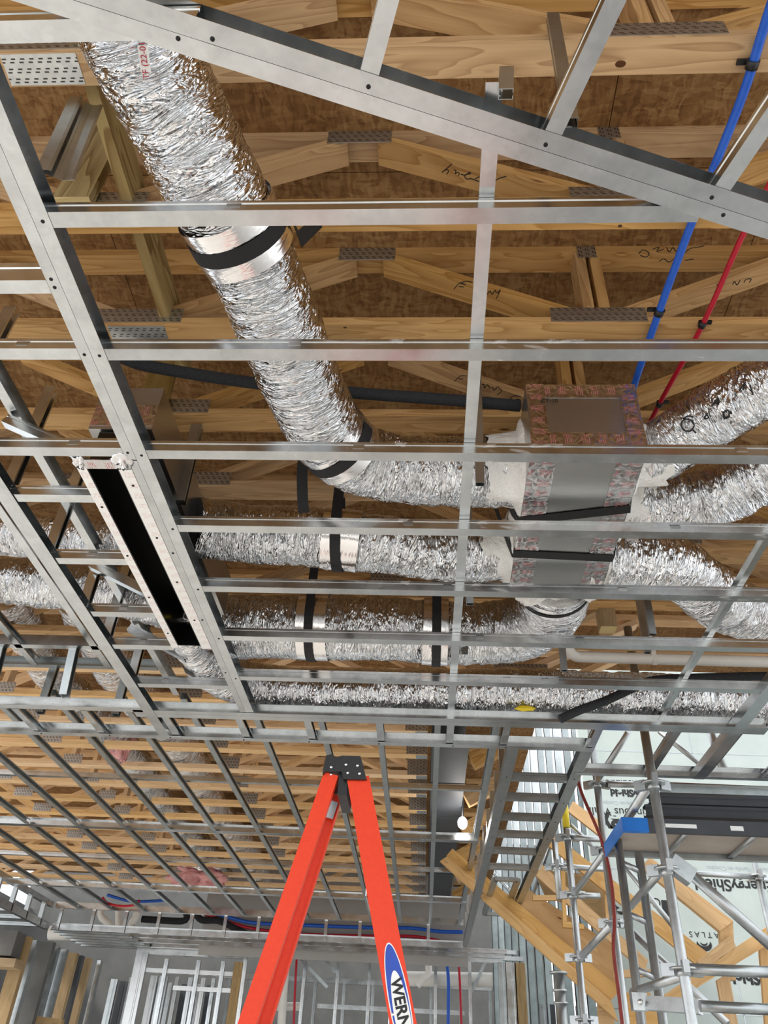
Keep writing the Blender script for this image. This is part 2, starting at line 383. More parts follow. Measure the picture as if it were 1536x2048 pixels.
def c_prof(w, h, lip=.008, t=.0014, bead=True):
    o = [(0, 0), (w, 0), (w, lip), (w-t, lip), (w-t, t), (t, t)]
    if bead: o += [(t, .56*h), (.003+t, .61*h), (.003+t, .70*h), (t, .75*h)]
    o += [(t, h-t), (w-t, h-t), (w-t, h-lip), (w, h-lip), (w, h), (0, h)]
    if bead: o += [(0, .75*h), (.003, .70*h), (.003, .61*h), (0, .56*h)]
    return o
def u_prof(w, h, t=.0014): return [(0, 0), (w, 0), (w, t), (t, t), (t, h-t), (w, h-t), (w, h), (0, h)]
def l_prof(w, h, t=.0014): return [(0, 0), (w, 0), (w, t), (t, t), (t, h), (0, h)]
def hat_prof(w, h, t=.0014):   # trough open upward with outward lips
    l = .011
    return [(-w/2, 0), (w/2, 0), (w/2, h-t), (w/2+l, h-t), (w/2+l, h), (w/2-t, h), (w/2-t, t), (-w/2+t, t), (-w/2+t, h), (-w/2-l, h), (-w/2-l, h-t), (-w/2, h-t)]
def stud(p0, p1, n, label, w=.041, h=.042, mat='galv', name='ceiling_stud', cat='metal stud', group=None, screws=(), up=Z_, prof=None, slots=()):
    """channel whose web stands at the line p0-p1 and whose flanges run from it towards n"""
    mb = MB(); mb.extr(prof or c_prof(w, h), p0, p1, n, up)
    o = mb.build(name, mat); tag(o, label, cat, group)
    for q in screws: screw(q, o, -V(up))
    d = (V(p1)-V(p0)).normalized()
    for q in slots:   # punched knock-out in the web, seen as a pale slot
        c = V(p0)+d*q+V(up)*h*.5
        b = MB(); b.box(c-V(n)*.0006, (d, V(up), V(n)), (.017, h*.17, .0005)); b.build('knockout', 'galv_dull' if q*10 % 2 < 1 else 'alu', o)
    return o
def screw(q, parent, dirv=-Z_):
    mb = MB(); q = V(q); d = V(dirv)
    mb.tube([q-d*.0005, q+d*.0012, q+d*.0026], [.0052, .0048, .0026], 10); return mb.build('screw', 'screw', parent)
def catmull(pts, step):
    P = [V(p) for p in pts]; P = [P[0]*2-P[1]]+P+[P[-1]*2-P[-2]]; out = []
    for i in range(1, len(P)-2):
        n = max(1, int((P[i+1]-P[i]).length/step))
        for k in range(n):
            t = k/n; a, b, c, d = P[i-1], P[i], P[i+1], P[i+2]
            out.append(.5*((2*b)+(c-a)*t+(2*a-5*b+4*c-d)*t*t+(3*b-a-3*c+d)*t*t*t))
    out.append(P[-2]); return out
def crinkle(seed, amp):
    def fn(s, th, r):
        c, q = math.cos(th)*r, math.sin(th)*r
        n1 = noise.noise(V(c*7+seed, q*7, s*17)); n2 = noise.noise(V(c*17, q*17+seed, s*48))
        n3 = noise.noise(V(c*4, q*4, s*5+seed))
        return amp*(1.3*(.35-abs(n1))+.8*(.3-abs(n2)))+n3*amp*1.3
    return fn
def duct(pts, r, label, mat='foil', amp=.008, seg=72, step=.009, name='flex_duct', group='foil flexible ducts', parent=None):
    mb = MB(); P = catmull(pts, step); mb.tube(P, r, seg, True, crinkle(random.random()*50, amp))
    o = mb.build(name, mat, parent)
    if parent is None: tag(o, label, 'duct')
    return o
def sleeve(P, r, w, parent, mat='foil_smooth', name='sleeve'):
    """wide flat band wrapped round a duct, centred at index of path P"""
    mb = MB(); mb.tube(P, r, 48, False, lambda s, th, rr: .0015*math.sin(th*5+s*60))
    return mb.build(name, mat, parent)
def text_obj(body, size, loc, xdir, ydir, mat, parent, name='lettering', extr=.0004, align='CENTER', bold=0.0, shear=0.0, sx=1.0):
    cu = bpy.data.curves.new(name, 'FONT'); cu.body = body; cu.size = size; cu.extrude = extr; cu.align_x = align; cu.align_y = 'CENTER'; cu.offset = bold; cu.shear = shear
    cu.space_line = .9
    tmp = bpy.data.objects.new(name, cu); COL.objects.link(tmp); dg = bpy.context.evaluated_depsgraph_get(); dg.update()
    me = bpy.data.meshes.new_from_object(tmp.evaluated_get(dg)); bpy.data.objects.remove(tmp); bpy.data.curves.remove(cu)
    me.name = name; me.materials.clear(); me.materials.append(M[mat])
    o = bpy.data.objects.new(name, me); COL.objects.link(o)
    x = V(xdir).normalized(); y = V(ydir); y = (y-x*y.dot(x)).normalized(); z = x.cross(y)
    pw = V(0, 0, 0); q = parent
    while q is not None: pw = pw+q.location; q = q.parent
    L = V(loc)-pw
    m4 = Matrix(((x.x, y.x, z.x, L.x), (x.y, y.y, z.y, L.y), (x.z, y.z, z.z, L.z), (0, 0, 0, 1)))
    o.parent = parent; o.matrix_local = m4 @ Matrix.Scale(sx, 4, V(1, 0, 0))
    return o

# ---------------------------------------------------------------- survey helpers: a sight line met with a level, a cross wall or a side wall
def ray(x, y):
    a, b = (x-768)/FPX, -(y-1024)/FPX
    return _r*a+_u*b-_b
def on_level(x, y, z): d = ray(x, y); return CAM+d*((z-CAM.z)/d.z)
def on_cross(x, y, Y): d = ray(x, y); return CAM+d*((Y-CAM.y)/d.y)
def on_side(x, y, X): d = ray(x, y); return CAM+d*((X-CAM.x)/d.x)
ZS, ZU, ZT, ZD = 3.20, 3.44, 3.75, 4.21    # soffit, high ceiling grid, underside of trusses, underside of deck

# ---------------------------------------------------------------- structure
for x0, x1, y0, y1, m_f, nm_ in ((-14, 14, -11, 5.28, 'concrete', 'floor'), (-14, .95, 5.28, 21, 'concrete', 'floor'), (.95, 14, 5.28, 21, 'dark_ground', 'floor')):  # dark right rear piece is unseen, added to dim the studs' mirrored floor
    mb = MB(); mb.box(((x0+x1)/2, (y0+y1)/2, -.1), (X_, Y_, Z_), ((x1-x0)/2, (y1-y0)/2, .1)); tag(mb.build(nm_, m_f), kind='structure')
DECK = [(-4.3, 3.4, -2.2, 5.28), (-6.3, .90, 5.28, 12.2)]
for i, (x0, x1, y0, y1) in enumerate(DECK):
    mb = MB(); y = y0
    while y < y1-.01:     # one strand-board sheet after another with a hairline joint
        yn = min(y+1.22, y1); x = x0+(.61 if int(round((y-y0)/1.22)) % 2 else 0)
        xs = [x0]+[q for q in [x+2.44*k for k in range(6)] if x0 < q < x1]+[x1]
        for a, b in zip(xs, xs[1:]):
            mb.box(((a+b)/2, (y+yn)/2, ZD+.012), (X_, Y_, Z_), ((b-a)/2-.0015, (yn-y)/2-.0015, .012))
        y = yn
    mb.box(((x0+x1)/2, (y0+y1)/2, ZD+.05), (X_, Y_, Z_), ((x1-x0)/2, (y1-y0)/2, .024))
    tag(mb.build('ceiling', 'osb', origin=((x0+x1)/2, (y0+y1)/2, ZD)), kind='structure')
mb = MB(); mb.box((-2.5, 15.1, 2.8), (X_, Y_, Z_), (4.6, .08, 2.8)); tag(mb.build('wall_back', 'block'), kind='structure')
mb = MB(); mb.box((-1.20, 11.5, 3.68), (X_, Y_, Z_), (1.75, .008, .55)); tag(mb.build('wall_upper_back', 'gypsum'), kind='structure')
mb = MB(); mb.box((4.4, 8.6, 3.0), (X_, Y_, Z_), (2.72, .05, 3.0)); WALL = tag(mb.build('wall_right', 'sheathing'), kind='structure')

# ---------------------------------------------------------------- floor trusses
CH = .038; DP = .089
def chord_parts(root, x0, x1, y0, z, name, mat):
    mb = MB(); mb.beam((x0, y0+DP/2, z+CH/2), (x1, y0+DP/2, z+CH/2), Y_, DP, CH); mb.build(name, mat, root)
def web(root, xa, za, xb, zb, y0, mat):
    mb = MB(); mb.beam((xa, y0+DP/2, za), (xb, y0+DP/2, zb), Y_, DP-.002, CH); return mb.build('web', mat, root)
def plate(root, x0, x1, z0, z1, y, back=False):
    mb = MB(); mb.box(((x0+x1)/2, y, (z0+z1)/2), (X_, Z_, Y_), ((x1-x0)/2, (z1-z0)/2, .0009)); return mb.build('truss_plate', 'plate', root)
def bottom_plate(root, x0, x1, y0):
    mb = MB(); mb.box(((x0+x1)/2, y0+DP/2, ZT-.0009), (X_, Y_, Z_), ((x1-x0)/2, .040, .0009)); return mb.build('truss_plate', 'plate', root)
zb_, zt_ = ZT+CH, ZD-CH
YF = lambda k: .949+.453*(k-1)
TR = {}
def near_truss(k, splice):
    y = YF(k)-DP; x0, x1 = -3.3-.12*k, 2.75; m = 'pine'
    t = thing('floor_truss', (0, y, ZT), '', 'truss', 'wood floor trusses over the ducts')
    chord_parts(t, x0, x1, y, ZT, 'bottom_chord', m); chord_parts(t, x0, x1, y, ZD-CH, 'top_chord', m)
    xb = [.575+1.64*n for n in (-2, -1, 0, 1)]; xt = [-.255+1.64*n for n in (-1, 0, 1)]
    for q in xb:
        for s_ in (-1, 1):
            xe = q+.82*s_
            if x0 < xe < x1: web(t, q+.05*s_, zb_+.012, xe-.06*s_, zt_-.008, y, m)
        plate(t, q-.165, q+.165, ZT+.012, ZT+.088, y-.0012)
        if q > 0:
            for s_ in (-.027, .027): web(t, q+s_, zb_+.03, q+s_, zt_, y, m)
            plate(t, q-.035, q+.035, zt_-.035, ZD-.003, y-.0012)
    for q in xt: plate(t, q-.108, q+.108, zt_-.042, ZD-.003, y-.0012)
    if splice: bottom_plate(t, -1.165, -.957, y)
    return t
wear = ['at the very top, nearest the camera', 'with a big dark knot and wide plate, top right', 'with black handwriting on its slanting web beside the diagonal soffit beam',
        'carrying the blue and red pipe clips', 'directly in front of the foil supply box', 'partly behind the upper left foil duct run', 'over the middle foil duct run', 'over the strapped foil duct run', 'over the rearmost foil duct run']
for k in range(9):
    t = near_truss(k, k in (1, 3, 6)); t['label'] = 'wood floor truss '+wear[k]; TR[k] = t
def far_truss(k):
    y = YF(k)-DP; x0 = -2.9-.42*(y-2); m = 'pine_far_lit'
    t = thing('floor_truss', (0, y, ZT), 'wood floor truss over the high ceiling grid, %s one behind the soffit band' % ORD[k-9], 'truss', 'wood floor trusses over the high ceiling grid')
    x1 = 0.0 if k > 10 else 2.75
    chord_parts(t, x0, x1, y, ZT, 'bottom_chord', m); chord_parts(t, x0, x1, y, ZD-CH, 'top_chord', m)
    if x1 > 0:
        for a, b in ((.02, .575), (1.335, .625)): web(t, a, zt_-.01, b, zb_+.02, y, m)
        plate(t, .41, .74, ZT+.012, ZT+.088, y-.0012)
    for a, za, b, zb2 in ((-.07, zb_+.02, -.80, zt_-.01), (-.86, zt_-.01, -1.56, zb_+.012), (-1.62, zb_+.02, -1.62, zt_), (-2.95, zb_, -2.95, zt_), (-3.0, zt_-.01, -3.7, zb_+.01), (-3.8, zb_+.01, -4.5, zt_-.01), (-4.6, zt_-.01, -5.3, zb_+.01), (-5.4, zb_+.01, -6.0, zt_)):
        if min(a, b) > x0: web(t, a, za, b, zb2, y, m)
    if x1 == 0: plate(t, -.16, -.002, ZT+.004, ZT+.20, y-.0012)
    plate(t, -1.70, -1.54, ZT+.008, ZT+.105, y-.0012)
    plate(t, -2.64, -2.52, ZT+.008, ZT+.085, y-.0012)
    if x0 < -3.0: plate(t, -3.02, -2.86, ZT+.008, ZT+.085, y-.0012)
    if x0 < -4.2: plate(t, -3.82, -3.64, ZT+.008, ZT+.085, y-.0012)
    if x1 > 0: return
    mb = MB(); mb.box((-.045, y+DP/2, ZT-.0009), (X_, Y_, Z_), (.043, .04, .0009)); mb.build('truss_plate', 'galv_dull', t)
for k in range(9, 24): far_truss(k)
def side_truss(k):
    y = YF(k)-DP; m = 'pine'
    t = thing('floor_truss', (.6, y, ZT), 'short wood truss end right of the dark steel beam, %s from the front' % ORD[(k-12)//2], 'truss', 'truss ends right of the steel beam')
    chord_parts(t, .335, .66, y, ZT+.10, 'bottom_chord', m); chord_parts(t, .335, .80, y, ZD-CH, 'top_chord', m)
    for q in range(3):
        mb = MB(); mb.beam((.335, y+.02+.045*q, ZT-.03+.01*q), (.66, y+.02+.045*q, ZT+.155), Y_, .036, .12); mb.build('web', m, t)
for k in range(12, 24, 2): side_truss(k)
# steel beam that carries the truss ends
mb = MB()
mb.extr([(-.137, 0), (.137, 0), (.137, .016), (.006, .022), (.006, .30), (.137, .306), (.137, .322), (-.137, .322), (-.137, .306), (-.006, .30), (-.006, .022), (-.137, .016)], (.167, 5.42, ZT-.02), (.167, 10.75, ZT-.02), X_, Z_)
bm = mb.build('steel_beam', 'steel_beam'); tag(bm, 'dark grey steel beam running back between the truss ends', 'beam')
for y in (6.45, 7.35, 9.4):
    q = MB(); q.box((.167, y, ZT-.0225), (X_, Y_, Z_), (.137, .05, .0022)); q.build('cover_plate', 'steel_beam', bm)

# hanging boards between the left trusses
def board(p0, p1, n, w, h, label, mat='treated', name='hanging_board', end=True, group=None, cat='board'):
    mb = MB(); mb.beam(p0, p1, n, w, h); o = mb.build(name, mat); tag(o, label, cat, group)
    if end:
        d = (V(p0)-V(p1)).normalized(); nn = V(n); q = MB(); q.box(V(p0)+d*.0006, (nn, d.cross(nn), d), (w/2-.001, h/2-.001, .0006)); q.build('end_grain', 'end_grain', o)
    return o
board((-1.117, 1.290, ZT-.002), (-1.117, 1.290, ZD-.002), X_, .114, .036, 'vertical treated board with pale cut end, upper left beside the silver brace')
board((-1.119, 2.185, ZT-.004), (-1.119, 2.185, ZD-.002), X_, .108, .036, 'vertical treated board with pale cut end, behind the black foam pipe')
xs_ = on_level(285, 500, ZT+CH).x
board((xs_, .1, ZT+CH+.072), (xs_, 2.05, ZT+CH+.072), X_, .036, .138, 'long treated strongback board on edge across the trusses left of the largest duct', end=False)
board((.94, YF(7)+.02, ZT-.11), (.94, YF(7)+.02, ZD-.002), X_, .085, .08, 'short square wood block hanging above the white pipe', 'post_wood')

# black handwriting on the slanting webs
def scribble(k, strokes, r=.0017):
    web_ = [c for c in TR[k].children if c.name.startswith('web')][0]
    for l in strokes:
        mb = MB(); mb.tube(catmull([on_cross(x, y, YF(k)-DP-.0005) for x, y in l], .004), r, 6); mb.build('handwriting', 'black', TR[k])
def zo(x0, y0, s_, ls): return [[(x0+x/s_, y0+y/s_) for x, y in l] for l in ls]
scribble(2, zo(850, 300, 6, [[(320, 170), (270, 215), (205, 268), (245, 240), (278, 240), (280, 262), (262, 290)], [(345, 240), (372, 250), (362, 282), (395, 268), (412, 285), (400, 306)], [(430, 292), (485, 300), (535, 268), (545, 285), (495, 296), (478, 322), (502, 350), (550, 345), (648, 378)], [(605, 345), (650, 322)], [(826, 386), (880, 345), (978, 315)]]))
scribble(3, zo(768, 400, 2, [[(280, 356), (302, 334), (326, 340)], [(300, 334), (330, 325), (353, 329)], [(300, 346), (320, 348)], [(400, 362), (412, 376), (424, 364), (433, 378), (442, 362)], [(446, 360), (450, 372), (463, 363)], [(465, 358), (458, 376), (450, 394)], [(1440, 330), (1448, 318), (1468, 316), (1462, 330)], [(1395, 338), (1402, 326), (1412, 340), (1424, 322)], [(1330, 340), (1345, 334)]]))
scribble(3, zo(768, 400, 2, [[(1020, 215), (1035, 200), (1060, 212), (1050, 228), (1025, 222)], [(1075, 196), (1100, 190), (1092, 206), (1120, 196)], [(1130, 190), (1142, 208), (1156, 190), (1168, 206), (1182, 186)], [(1205, 210), (1225, 194), (1252, 190), (1280, 184)], [(1100, 245), (1120, 236), (1140, 248), (1165, 232)], [(1205, 242), (1240, 236)]]))
scribble(4, zo(768, 400, 2, [[(282, 726), (305, 704), (333, 704)], [(298, 714), (316, 716)], [(385, 744), (398, 736), (402, 752), (414, 738), (424, 756)], [(432, 748), (440, 762), (452, 748)], [(455, 746), (470, 764), (452, 780)], [(500, 800), (522, 782), (548, 786)], [(556, 800), (578, 784), (596, 790)], [(526, 796), (545, 798)]]))

M['knot'] = wood_mat('dark wood knot', (.10, .045, .02), (.03, .012, .006), .6, False)
for k, l in ((1, ((1241, 128, .014, .009),)), (3, ((690, 655, .006, .004),)), (2, ((1240, 452, .007, .005),))):
    for x, y, a, b in l:
        mb = MB(); mb.ball(on_level(x, y, ZT-.0002), a, 16, 8, (1, b/a, .05)); mb.build('knot', 'knot', TR[k])

# ---------------------------------------------------------------- near soffit: two back-to-back tracks along the left
H = .042
def track(p0, p1, n, label, w=.040, h=.046, mat='galv', group=None, name='ceiling_track', screws=(), up=Z_, prof=None):
    return stud(p0, p1, n, label, name=name, cat='metal track', group=group, screws=screws, prof=(prof or u_prof)(w, h), mat=mat, up=up)
NEAR = [1.036, 1.451, 1.867, 2.265, 2.673, 3.080, 3.479]
LEFT = [1.449, 1.857]
scr = [(-.930, y-.018, ZS) for y in NEAR]; scl = [(-.972, y-.02, ZS) for y in (1.20, 1.225, 1.449, 1.857)]
track((-.952, .30, ZS), (-.952, 3.90, ZS), X_, 'long light grey ceiling track, right one of the joined pair left of centre', group='joined track pair', screws=scr, w=.041, h=.060)
stud((-.986, .30, ZS), (-.986, 1.87, ZS), X_, 'long light grey ceiling track, left one of the joined pair', name='ceiling_track', cat='metal track', w=.033, h=.050, group='joined track pair', screws=scl)
stud((-.983, 1.875, ZS), (-.983, 3.90, ZS), X_, 'grey track running beside the black slot diffuser', name='ceiling_track', cat='metal track', w=.030, screws=[(-.968, y, ZS) for y in (2.4, 2.9, 3.4)], h=.050)
# cross studs of the main bay
nm = ['topmost cross stud, over the first foil collar', 'cross stud with dried white compound, second from the top', 'cross stud crossing the foil supply box', 'cross stud over the black strap of the supply box',
      'cross stud with white mastic smears under the supply box', 'cross stud over the strapped foil duct', 'cross stud in front of the rearmost foil duct']
for i, yf in enumerate(NEAR):
    x1 = .60 if i == 0 else 2.6
    zb = ZS+.0018
    stud((-.949, yf-.041, zb), (x1, yf-.041, zb), Y_, 'long galvanized '+nm[i], mat='galv_smear' if i in (1, 2, 3, 4) else 'galv', group='cross studs of the main soffit bay',
         slots=[(.42+.13*i, ), (1.8-.2*i, )] and [.42+.15*i, 2.1-.1*i] if i else [.48])
# studs left of the pair
for y, x0, lab, hh in ((.63, -2.0, 'short cross stud at the top left corner meeting the diagonal beam', .05), (1.225, -1.95, 'bright cross stud at the left edge below the punched plate', .075), (1.449, -1.95, 'cross stud at the left edge in line with the second main cross stud', H),
                   (1.857, -1.95, 'cross stud at the front end of the black slot diffuser', H)):
    x1 = -.988 if y > 1 else -.46
    stud((x0, y-.041, ZS+.0018), (x1, y-.041, ZS+.0018), Y_, lab, h=hh, slots=[.45, .8] if y > 1.3 else [], group='left cross studs')
ld = 'nearest|second|third|fourth|rearmost'.split('|')
for i, y in enumerate((2.10, 2.489, 2.892, 3.185, 3.588)):
    xl = -1.475; xr = -1.162 if i < 4 else -.985
    stud((xl, y-.041, ZS+.0018), (xr, y-.041, ZS+.0018), Y_, 'short rung stud left of the black slot diffuser, %s of five' % ld[i], slots=[.17] if i > 0 else [], group='rung studs left of the diffuser')
# Y beam on the left and its hanging face
track((-1.505, 1.2, ZS-.0015), (-1.505, 4.20, ZS-.0055), X_, 'light grey track slanting to the lower left, foot of the hanging side frame', w=.058, h=.04, screws=[(-1.475, y-.02, ZS) for y in (2.1, 2.489, 2.892, 3.185, 3.588, 3.87)])
track((-1.478, 1.2, ZU), (-1.478, 4.2, ZU), X_, 'upper rail of the hanging side frame, pale underside and dark web', w=.036, h=.06)
for i, y in enumerate((1.68, 2.06, 2.45, 2.85, 3.145, 3.55)):
    stud((-1.505, y, ZS+.002), (-1.505, y, ZT-.002), X_, 'dark upright stud of the hanging side frame, %s from the front' % ORD[i], up=Y_, w=.040, h=.038, name='hanger_stud', group='uprights of the hanging side frame')
for i, y in enumerate((1.90, 2.80, 3.36)):
    stud((-1.17, y, ZS+.045), (-1.49, y, ZS+.20), Y_, 'diagonal brace strut beside the black diffuser, %s' % ('nearest', 'middle one', 'rearmost')[i], name='brace', w=.036, h=.038, up=V(.43, 0, .9).normalized(), group='brace struts beside the diffuser')
# ceiling joists of the raised left coffer
for i, x in enumerate((-1.775, -2.19, -2.60)):
    stud((x, 1.6, ZU), (x, 3.86, ZU), X_, 'raised coffer joist at the far left, %s from the hanging side frame' % ORD[i], w=.038, mat='galv', group='coffer joists')
track((-3.2, 3.62, ZU), (-1.50, 3.62, ZU), Y_, 'bright cross track closing the raised left coffer', h=.06)
track((-3.4, 3.93, ZU+.02), (-1.50, 3.93, ZU+.02), -Y_, 'dull cross track behind the coffer uprights', mat='galv_dull', h=.05)
for i, x in enumerate((-1.90, -2.30, -2.72)):
    stud((x, 3.70, ZS+.003), (x, 3.64, ZU+.05), X_, 'upright stud of the coffer end face, %s from its right end' % ORD[i], up=Y_, w=.04, h=.05, name='coffer_upright', mat='galv_dull', group='uprights of the coffer end face')
for i, x in enumerate((-1.70, -2.12, -2.52)):
    stud((x, 3.93, ZS+.003), (x, 3.93, ZU+.06), X_, 'grey upright behind the coffer end face, %s from its right end' % ORD[i], up=Y_, w=.04, h=.04, name='coffer_upright', mat='galv_dull', group='rear coffer uprights')
# soffit band
track((-3.6, 3.885, ZS-.0036), (-1.50, 3.885, ZS-.0036), -Y_, 'soffit band front track, left stretch under the coffer uprights', w=.05, h=.05)
track((-1.56, 3.90, ZS-.0036), (1.72, 3.90, ZS-.0036), -Y_, 'long front track of the soffit band, dark web above the ladder', w=.042, h=.052)
track((-1.56, 3.901, ZS-.0036), (1.72, 3.901, ZS-.0036), Y_, 'long track of the soffit band, pale underside just behind its front track', w=.046, h=.046)
track((-3.8, 4.25, ZS-.0036), (.90, 4.25, ZS-.0036), -Y_, 'rear track of the soffit band, just above the ladder top', w=.045, h=.06, screws=[(x, 4.23, ZS-.0036) for x in (-2.2, -1.8, -1.45, -1.03, -.66, -.27, .14, .43)])
jn = [-2.62, -2.24, -1.86, -1.43, -1.03, -.66, -.275, .14, .435]
for i, x in enumerate(jn):
    stud((x, 3.905, ZS+.002), (x, 4.248, ZS+.002), -X_ if x > 0 else X_, 'short joist of the soffit band, %s from the left' % ORD[i], w=.038, h=.04, group='short joists of the soffit band')
track((.86, 4.62, ZS-.0036), (2.4, 4.62, ZS-.0036), -Y_, 'right rear track of the soffit band in front of the scaffold platform', w=.04, h=.06)
for i, x in enumerate((.87, 1.27, 1.62, 1.98)):
    stud((x, 3.905, ZS+.002), (x, 4.615, ZS+.002), X_ if x < 1.5 else -X_, 'wide-set joist of the right soffit band, %s from the left' % ORD[i], w=.04, h=.042, mat='galv_dull' if i == 2 else 'galv', group='wide-set joists of the right soffit band')
track((1.545, 3.3, ZS-.0055), (1.545, 4.62, ZS-.0055), X_, 'doubled edge track at the right end of the soffit band', w=.06, h=.05)
# diagonal beam: two tracks back to back
A, B = V(-.95, .468, ZS-.0018), V(1.65, 1.335, ZS-.0018); dd = (B-A).normalized(); nn = V(-dd.y, dd.x, 0); UL = nn if nn.y < 0 else -nn
track(A+UL*.0005, B+UL*.0005, UL, 'upper track of the diagonal beam across the top of the photo', w=.040, h=.060, screws=[(V(x, y, ZS-.0018)+UL*.012) for x, y in ((-.44, .64), (-.14, .735), (.23, .86), (.61, .985))])
stud(A-UL*.036, B-UL*.036, UL, 'lower track of the diagonal beam across the top of the photo', name='ceiling_track', cat='metal track', w=.0355, h=.046, screws=[(V(x, y, ZS-.0018)-UL*.012) for x, y in ((-.50, .615), (.655, 1.005))])
for i, (x, y) in enumerate(((-.165, .735), (.215, .862), (.600, .988))):
    p = V(x, y, ZS+.0005)+UL*.012; stud(p, p+UL*.9, dd, 'stud running up from the diagonal beam, %s' % ('left of the three', 'middle of the three', 'rightmost of the three')[i], w=.038, h=.04, group='studs running up from the diagonal beam')
# cold-rolled runners over the cross studs
def runner(p0, p1, label):
    mb = MB(); mb.extr(u_prof(.012, .036), p0, p1, Z_, X_); o = mb.build('runner_channel', 'galv'); return tag(o, label, 'runner channel', 'runner channels')
runner((.102, .74, ZS+H+.003), (.102, 3.96, ZS+H+.003), 'narrow runner channel crossing above the studs right of centre, up the middle of the photo')
mb = MB(); mb.extr(hat_prof(.024, .016), (1.20, 1.9, ZS+H+.003), (1.20, 3.98, ZS+H+.003), X_, Z_); tag(mb.build('runner_channel', 'galv'), 'hat-shaped runner channel at the right edge above the studs', 'runner channel', 'runner channels')
# hangers dropping to the runners
for i, (x, y, z0, z1, lab) in enumerate(((.150, 2.03, 3.255, ZT+.03, 'dark hanger strip left of the supply box'), (.152, 2.80, 3.25, ZT+.03, 'hanger strip in front of the strapped duct, beside the runner'), (.150, 3.24, 3.255, ZT+.03, 'hanger strip between the two rear ducts'),
                                  (.128, .742, 3.22, 3.30, 'short hanger tab poking above the diagonal beam'), (.275, .82, 3.255, ZT+.04, 'bent hanger strip beside the middle diagonal-beam stud'), (.62, 3.38, 3.25, ZT+.03, 'slim hanger stud behind the white pipe'), (.945, 3.02, 3.25, ZT+.03, 'slim hanger stud hanging left of the right foil duct'), (.99, 3.28, 3.30, ZT+.03, 'short open hanger stud above the white pipe'))):
    stud((x, y, z0), (x+.004, y-.01, z1), X_, lab, up=Y_, w=.03, h=.022, name='hanger', mat='galv_dull', cat='hanger', group='dropped hangers')
stud(on_level(70, 340, ZS+.06), on_level(140, 192, ZT+.01), X_, 'wide slanting silver brace at the upper left under the punched plate', up=V(.9, .43, 0), w=.03, h=.062, name='brace', mat='galv_dull')
stud(on_cross(345, 1000, 2.25), on_cross(382, 848, 2.25), X_, 'rounded hanger strut right of the diffuser box', up=Y_, w=.045, h=.03, name='hanger', mat='galv_dull', cat='hanger')

# ---------------------------------------------------------------- high ceiling grid behind the soffit band
FX = [-4.30, -3.88, -3.475, -3.03, -2.615, -2.225, -1.82, -1.434, -1.045, -.65, -.297, .06]
rows = (('front', 4.255, 6.94), ('middle', 7.03, 9.31), ('rear', 9.40, 10.55))
for rn, y0, y1 in rows:
    for i, x in enumerate(FX):
        if rn == 'front' and x < -4: continue
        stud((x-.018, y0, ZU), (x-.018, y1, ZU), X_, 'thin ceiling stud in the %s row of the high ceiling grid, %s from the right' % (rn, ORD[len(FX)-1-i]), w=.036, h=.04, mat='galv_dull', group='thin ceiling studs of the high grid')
for y, lab in ((6.985, 'front'), (9.355, 'rear')):
    track((-4.62, y-.002, ZU), (.44, y-.002, ZU), -Y_, 'doubled cross track of the high grid, %s pair, near half' % lab, w=.035, h=.06)
    track((-4.62, y+.002, ZU), (.44, y+.002, ZU), Y_, 'doubled cross track of the high grid, %s pair, far half' % lab, w=.035, h=.06)
for y, lab in ((5.80, 'front'), (8.20, 'rear')):
    stud((-4.62, y, ZU+.043), (.44, y, ZU+.043), Y_, 'flat runner lying over the high grid, %s one' % lab, w=.04, h=.036, name='runner_channel', cat='runner channel')
# far face of the drop, and the left one
track((-4.60, 10.56, ZU), (.46, 10.56, ZU), Y_, 'upper track of the far drop face, bright underside', h=.07, w=.05)
track((-4.60, 10.62, ZS), (.46, 10.62, ZS), -Y_, 'lower track of the far drop face', h=.075, w=.05)
for i in range(12):
    x = .02-.415*i
    stud((x, 10.60, ZS+.003), (x, 10.60, ZU+.003), X_, 'short upright of the far drop face, %s from the right' % ORD[i], up=Y_, w=.038, h=.03, name='face_stud', group='uprights of the far drop face')
track((-4.62, 5.5, ZU), (-4.62, 10.55, ZU), -X_, 'upper track of the left drop face', w=.05, h=.06)
track((-4.64, 6.2, ZS), (-4.64, 10.62, ZS), -X_, 'lower track of the left drop face', w=.05, h=.08)
for i in range(5):
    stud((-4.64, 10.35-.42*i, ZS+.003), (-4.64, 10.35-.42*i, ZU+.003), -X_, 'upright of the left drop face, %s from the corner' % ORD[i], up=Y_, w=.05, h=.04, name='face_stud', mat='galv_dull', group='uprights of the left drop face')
# underside strips of the far and left low soffit
for i in range(6):
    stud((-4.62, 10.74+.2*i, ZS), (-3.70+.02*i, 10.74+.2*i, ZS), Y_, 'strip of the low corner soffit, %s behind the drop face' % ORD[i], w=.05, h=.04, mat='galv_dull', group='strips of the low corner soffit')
for i in range(3):
    stud((-3.70, 10.9+.35*i, ZS+.01), (1.0, 10.9+.35*i, ZS+.01), Y_, 'long strip of the far low soffit, %s behind the drop face' % ORD[i], w=.05, h=.05, group='long strips of the far low soffit')
for i in range(5):
    stud((-5.9, 8.6+.45*i, ZS), (-4.70, 8.6+.45*i, ZS), Y_, 'strip of the left low soffit, %s from the front' % ORD[i], w=.05, h=.04, mat='galv_dull', group='strips of the left low soffit')

